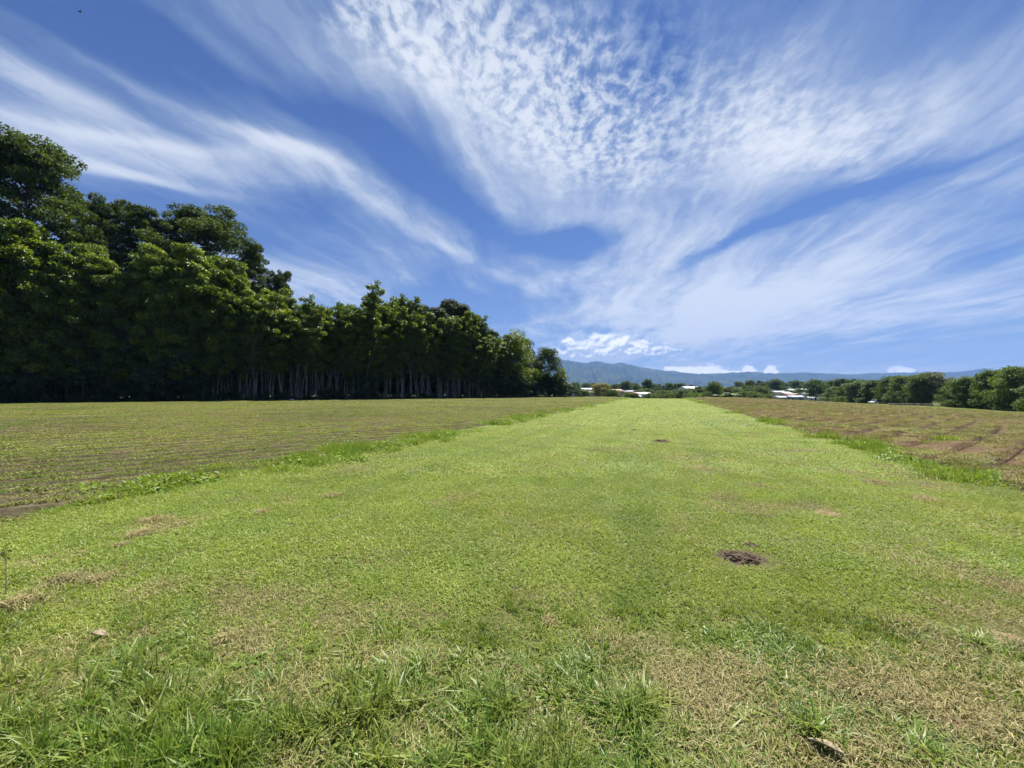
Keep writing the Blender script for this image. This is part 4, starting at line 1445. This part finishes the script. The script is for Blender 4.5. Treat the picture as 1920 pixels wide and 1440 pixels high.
# ------------------------------------------------------------------ white car under the trees on the right
def car():
    x, y = right_pt(1640, 66.5)
    e = tag(link('car', None, loc=(x, y, float(hgt(x, y)) + 0.02), rot=(0, 0, R(20))), 'white car parked under the trees at the right field edge', 'car')
    paint = mat_simple('white_car_paint', (0.8, 0.8, 0.8), 0.25, 0.5, 0.02, 1.0)
    rub = mat_simple('tyre_rubber', (0.02, 0.02, 0.02), 0.8, 0.2, 0.2, 3.0)
    low = [(-2.15, 0.32), (-2.2, 0.62), (-2.1, 0.86), (-1.0, 0.98), (1.35, 1.0), (2.05, 0.98), (2.15, 0.7), (2.1, 0.32)]
    def loft(prof, hw, inset):
        n = len(prof)
        v = []
        for s, k in ((-1, 1), (1, 1)):
            v += [(px, s * (hw - inset * (pz - 0.3)), pz) for px, pz in prof]
        i = np.arange(n)
        j = (i + 1) % n
        return v, np.stack([i, j, j + n, i + n], -1), [np.array([list(range(n))]), np.array([list(range(2 * n - 1, n - 1, -1))])]
    v, q, caps = loft(low, 0.88, 0.06)
    link('body', Acc().add(v, q, *caps).mesh('car_body', paint), e)
    cab = [(-1.0, 0.975), (-0.35, 1.48), (0.9, 1.54), (1.75, 1.46), (2.02, 0.975)]
    v, q, caps = loft(cab, 0.86, 0.16)
    cb = link('cabin', Acc().add(v, q, *caps).mesh('car_cabin', paint), e)
    for s in (-1, 1):
        for x0, x1, zt0, zt1 in ((-0.72, 0.1, 1.30, 1.40), (0.2, 1.0, 1.42, 1.42), (1.08, 1.72, 1.42, 1.36)):
            yb, yt = s * (0.86 - 0.16 * 0.72 + 0.006), s * (0.86 - 0.16 * 1.08 + 0.006)
            link('window', mesh_np('car_window', [(x0, yb, 1.02), (x1, yb, 1.02), (x1 - 0.04, yt, zt1), (x0 + (0.3 if x0 < -0.5 else 0.03), yt, zt0 + 0.02)], [np.array([(0, 1, 2, 3)])], [M['pane']]), cb)
    link('windscreen', mesh_np('windscreen', [(-0.96, -0.66, 1.02), (-0.96, 0.66, 1.02), (-0.42, 0.60, 1.44), (-0.42, -0.60, 1.44)], [np.array([(0, 1, 2, 3)])], [M['pane']], None), cb)
    for wx in (-1.35, 1.35):
        for s in (-1, 1):
            th = np.linspace(0, 2 * np.pi, 17)
            p = np.stack([wx + 0 * th[:2], s * np.array([0.68, 0.90]), np.array([0.32, 0.32])], -1)
            a = Acc().add(*tube(p, np.array([0.32, 0.32]), 16))
            a.add(np.stack([wx + 0.32 * np.cos(th[:-1]), np.full(16, s * 0.9), 0.32 + 0.32 * np.sin(th[:-1])], -1), np.array([list(range(16))]))
            link('wheel', a.mesh('car_wheel', rub), e)
    for s in (-1, 1):
        link('headlight', Acc().box(-2.21, -2.12, s * 0.62 - 0.16, s * 0.62 + 0.16, 0.64, 0.78).mesh('headlight', M['roof_white']), e)


car()


def bank():
    x, y = right_pt(1702, 63.5)
    e = tag(link('low_wall', None, loc=(x, y, float(hgt(x, y))), rot=(0, 0, R(-32))), 'low brown block wall at the field edge right of the white car', 'wall')
    r = np.random.default_rng(8)
    for i in range(11):
        for j in range(2):
            c = -4.4 + i * 0.8 + (0.4 if j else 0)
            link('block', Acc().box(c + 0.01, c + 0.79, -0.15 + r.uniform(-0.02, 0.02), 0.15, -0.1 + j * 0.36, 0.25 + j * 0.35 + r.uniform(-0.01, 0.02)).mesh('block', M['wall_tan' if r.random() < 0.5 else 'roof_rust']), e)


bank()


# ------------------------------------------------------------------ small things on the ground
def at_ground(px, py):
    y = CAMH * F / (py - HORY)
    return (px - 960) / F * y, y


M['soil'] = mat_ground('fresh_dark_soil', [(0.085, 0.064, 0.042), (0.12, 0.092, 0.06), (0.05, 0.038, 0.025)], 6.0, 60.0, 0.01)
M['sand'] = mat_ground('sandy_red_soil', [(0.24, 0.175, 0.10), (0.29, 0.21, 0.125), (0.17, 0.12, 0.07)], 9.0, 60.0, 0.015)


def ico(r, n=1):
    import bmesh
    bm = bmesh.new()
    bmesh.ops.create_icosphere(bm, subdivisions=n, radius=r)
    v = np.array([p.co for p in bm.verts])
    f = np.array([[q.index for q in p.verts] for p in bm.faces])
    bm.free()
    return v, f


def mound(px, py, w, h, label, mat='soil', clods=60, seed=1):
    x, y = at_ground(px, py)
    e = link('soil_mound', None, loc=(x, y, float(lawn_z(x, y)) - 0.005))
    tag(e, label, 'soil mound', 'soil heaps on the mown strip' if mat == 'soil' else 'bare sandy patches in the grass')
    r = np.random.default_rng(seed)
    n = 26
    g = np.linspace(-1, 1, n)
    X, Y = np.meshgrid(g, g, indexing='ij')
    rad = np.hypot(X, Y) * (1 + 1.3 * (fbm(X * 2.4 + seed * 5, Y * 2.4, 3) - 0.5))
    z = h * sstep(rad, 0.98, 0.15) * (0.5 + 1.1 * fbm(X * 3.5 + seed, Y * 3.5, 4)) - 0.012 * sstep(rad, 0.8, 1.0)
    link('heap', mesh_np('heap', np.stack([X * w / 2, Y * w * 0.42, z], -1).reshape(-1, 3), [grid_faces(n, n)], [M[mat]], smooth=True), e)
    a = Acc()
    bv, bf = ico(1.0, 1)
    for i in range(clods):
        q, an = abs(r.normal(0, 0.5)), r.uniform(0, 6.28)
        s = r.uniform(0.03, 0.12) * w * (0.35 if mat != 'soil' else 0.6) * (1.2 - min(q, 1) * 0.6)
        cx, cyy = q * math.cos(an) * w / 2, q * math.sin(an) * w * 0.42
        cz = h * float(sstep(q, 0.98, 0.15)) * 0.85
        a.add(bv * s * r.uniform(0.5, 1.1, (len(bv), 1)) * r.uniform(0.5, 1, 3) + [cx, cyy, cz], bf)
    c = link('clods', a.mesh('clods', M[mat]), e)
    c['kind'] = 'stuff'


mound(1385, 1044, 0.46, 0.035, 'dark crumbly soil heap nearest the camera on the right of the strip', clods=190, seed=3)
mound(1402, 1022, 0.22, 0.03, 'small dark soil heap directly behind the nearest one', clods=50, seed=4)
mound(1240, 828, 0.8, 0.06, 'flat dark soil heap further up the middle of the strip', clods=70, seed=5)
mound(1190, 807, 0.45, 0.05, 'smallest distant dark soil heap on the strip', clods=40, seed=6)
mound(1550, 962, 0.5, 0.02, 'reddish worn patch in the grass above the near soil heap', 'sand', 30, 10)
mound(1890, 1195, 0.34, 0.012, 'bare reddish sandy patch at the right edge of the grass', 'sand', 40, 7)
mound(1785, 1345, 0.34, 0.016, 'bare pale sandy patch low on the right', 'sand', 40, 8)
mound(505, 1428, 0.20, 0.016, 'brown soil patch at the bottom left edge', 'sand', 30, 11)


def hay(px, py, w, h, label, seed, n=420, mat='straw'):
    x, y = at_ground(px, py)
    n = 900 if w > 0.25 else n
    r = np.random.default_rng(seed)
    me = blades(seed, n, w * 0.55, min(w * 0.16, 0.03), min(w * 0.4, 0.09), 0.003, 0.0055, 1.05, 1.6, mat, gauss=True, flatz=h * 0.45)
    o = link('dry_grass_clump', me, loc=(x, y, float(lawn_z(x, y)) + 0.004), rot=(0, 0, r.uniform(0, 6)))
    tag(o, label, 'dry grass', 'tufts of dry cut grass')


for i, a in enumerate((
        (135, 1086, 0.34, 0.05, 'loose heap of dry grass near the left edge'),
        (195, 1084, 0.24, 0.04, 'smaller dry grass heap right beside the left-edge heap'),
        (233, 1021, 0.14, 0.04, 'small dark dry tuft above the left-edge heaps'),
        (292, 974, 0.30, 0.04, 'pale dry grass tuft by the left field edge'),
        (268, 999, 0.28, 0.03, 'flat pale straw just below the tuft by the field edge'),
        (494, 959, 0.20, 0.04, 'single pale dry tuft in the lawn, left of centre'),
        (624, 928, 0.26, 0.035, 'pale flat dry tuft furthest up the lawn'),
        (560, 1302, 0.17, 0.035, 'thick pale straw tuft in the rough grass, bottom left'),
        (765, 1246, 0.17, 0.03, 'pale straw tuft at the border of rough and mown grass'),
        (430, 1196, 0.15, 0.035, 'brown dry grass lump in the rough left of centre'),
        (45, 1130, 0.34, 0.06, 'dark matted dry grass at the left edge'),
        (1030, 1160, 0.13, 0.02, 'small straw tuft in the middle of the near lawn'),
        (1600, 1290, 0.34, 0.03, 'flat mat of dry stalks in the rough on the right'),
        (1730, 936, 0.55, 0.02, 'wide flat straw patch on the right shoulder of the lawn'),
        (1640, 905, 0.45, 0.02, 'narrow straw patch higher on the right shoulder'),
        (1410, 812, 0.8, 0.02, 'distant straw-coloured patch near the right field edge'))):
    hay(*a, seed=600 + i)


def dry_leaf(px, py, L, rz, label, tilt=0.25):
    x, y = at_ground(px, py)
    s = np.linspace(0, 1, 9)
    w = 0.22 * L * np.sin(np.pi * s ** 0.8) + 0.002
    z = 0.02 + 0.12 * L * np.sin(s * 3.0)
    v, f = [], []
    for k, q in enumerate((-1, -0.5, 0, 0.5, 1)):
        v += [((s[i] - 0.5) * L, q * w[i], z[i] + 0.10 * L * q * q) for i in range(9)]
    f = np.array([(k * 9 + i, k * 9 + i + 1, (k + 1) * 9 + i + 1, (k + 1) * 9 + i) for k in range(4) for i in range(8)])
    o = link('dry_leaf', mesh_np('dry_leaf', v, [f], [M['dead']], smooth=True), loc=(x, y, float(lawn_z(x, y)) + 0.012), rot=(0.35, tilt, rz))
    md = o.modifiers.new('thickness', 'SOLIDIFY')
    md.thickness = 0.0015
    tag(o, label, 'leaf')


M['dead'] = mat_simple('dead_leaf', (0.27, 0.215, 0.135), 0.75, 0.2, 0.45, 45.0)
dry_leaf(1537, 1405, 0.13, R(128), 'large curled dry brown leaf in the grass, bottom right')
dry_leaf(190, 1196, 0.10, R(60), 'upright curled dry leaf in the rough grass near the left edge', 0.7)


def stalk():
    x, y = at_ground(22, 1112)
    e = tag(link('weed_stalk', None, loc=(x, y, float(lawn_z(x, y)))), 'thin brown weed stalk with small leaves at the left edge', 'weed')
    p = np.array([(0, 0, -0.02), (-0.005, 0, 0.1), (-0.02, 0.01, 0.22), (-0.03, 0.0, 0.34)])
    link('stem', Acc().add(*tube(p, np.array([0.004, 0.0035, 0.003, 0.002]), 6)).mesh('weed_stem', M['dead'], True), e)
    r = np.random.default_rng(2)
    n = 26
    c = np.array([(-0.025, 0, 0.29)]) + r.normal(0, 0.022, (n, 3))
    v, t = leaves(c, rand_dirs(r, n, 0.1), rand_dirs(r, n, 0.8), r.uniform(0.025, 0.05, n), r.uniform(0.012, 0.022, n))
    link('leaves', mesh_np('weed_leaves', v, [t], [M['rough']], {'tint': np.repeat(r.uniform(0, 1, n), 5)}), e)


stalk()


def pale_stone(px, off, w, label):
    x, y = line_pt(px, off)
    v, f = ico(0.5, 2)
    r = np.random.default_rng(px)
    v = v * np.array([w, w * 0.5, w * 0.38]) * (1 + 0.35 * (r.random((len(v), 1)) - 0.5))
    o = link('pale_stone', mesh_np('pale_stone', v, [f], [M['wall_white']]), loc=(x, y, float(hgt(x, y)) + w * 0.14))
    tag(o, label, 'stone', 'pale stones along the forest edge')


pale_stone(547, -1.9, 0.9, 'larger white stone on the field edge below the open trunk stand')
pale_stone(788, -1.9, 0.7, 'small white stone on the field edge below the feathery trees')
pale_stone(430, 0.0, 0.8, 'pale stone among the trunks left of the larger white stone')


def bird():
    y = 85.0
    x, z = (133 - 960) / F * y, CAMH + (HORY - 8) / F * y
    e = tag(link('bird', None, loc=(x, y, z), rot=(0.25, 0.1, R(65))), 'dark soaring bird high in the top left sky', 'bird')
    m = mat_simple('black_feathers', (0.018, 0.017, 0.018), 0.7, 0.2, 0.2, 5)
    s = np.linspace(0, 1, 8)
    a = Acc().add(*tube(np.stack([0.62 * (s - 0.45), 0 * s, 0.03 * np.sin(s * 3)], -1), 0.085 * np.sin(np.pi * (0.08 + 0.84 * s)) + 0.01, 8))
    for q in (-1, 1):
        t = np.linspace(0, 1, 7)
        lead = np.stack([0.12 - 0.10 * t ** 2 + 0.05 * t, q * (0.05 + 0.78 * t), 0.16 * t], -1)
        ch = (0.26 * (1 - 0.45 * t))[:, None] * np.array([[1.0, 0, 0]])
        v = np.concatenate([lead, lead - ch, lead - ch * 0.4 + [0, 0, 0.025]])
        i = np.arange(6)
        a.add(v, np.stack([i, i + 1, i + 15, i + 14], -1), np.stack([i + 14, i + 15, i + 8, i + 7], -1))
    a.add([(-0.26, -0.05, 0.01), (-0.26, 0.05, 0.01), (-0.5, 0.13, 0.0), (-0.5, -0.13, 0.0)], np.array([(0, 1, 2, 3)]))
    link('body', a.mesh('bird_body', m), e)


bird()


# ------------------------------------------------------------------ air
def haze():
    a = Acc().box(-17000, 17000, -8100, 8100, -10, 760)
    m = bpy.data.materials.new('pale_air')
    m.use_nodes = True
    k = NT(m.node_tree)
    k.n.clear()
    out = k.new('ShaderNodeOutputMaterial')
    pv = k.new('ShaderNodeVolumePrincipled')
    pv.inputs['Color'].default_value = HAZE_COL
    pv.inputs['Density'].default_value = HAZE_DENS
    pv.inputs['Anisotropy'].default_value = 0.0
    k.l.new(pv.outputs[0], out.inputs['Volume'])
    o = link('haze', a.mesh('haze', m))
    tag(o, 'thin blue haze in the air before the mountains', 'haze', kind='stuff')


HAZE_COL = (0.26, 0.47, 1.0, 1.0)
HAZE_DENS = 0.85e-4
haze()
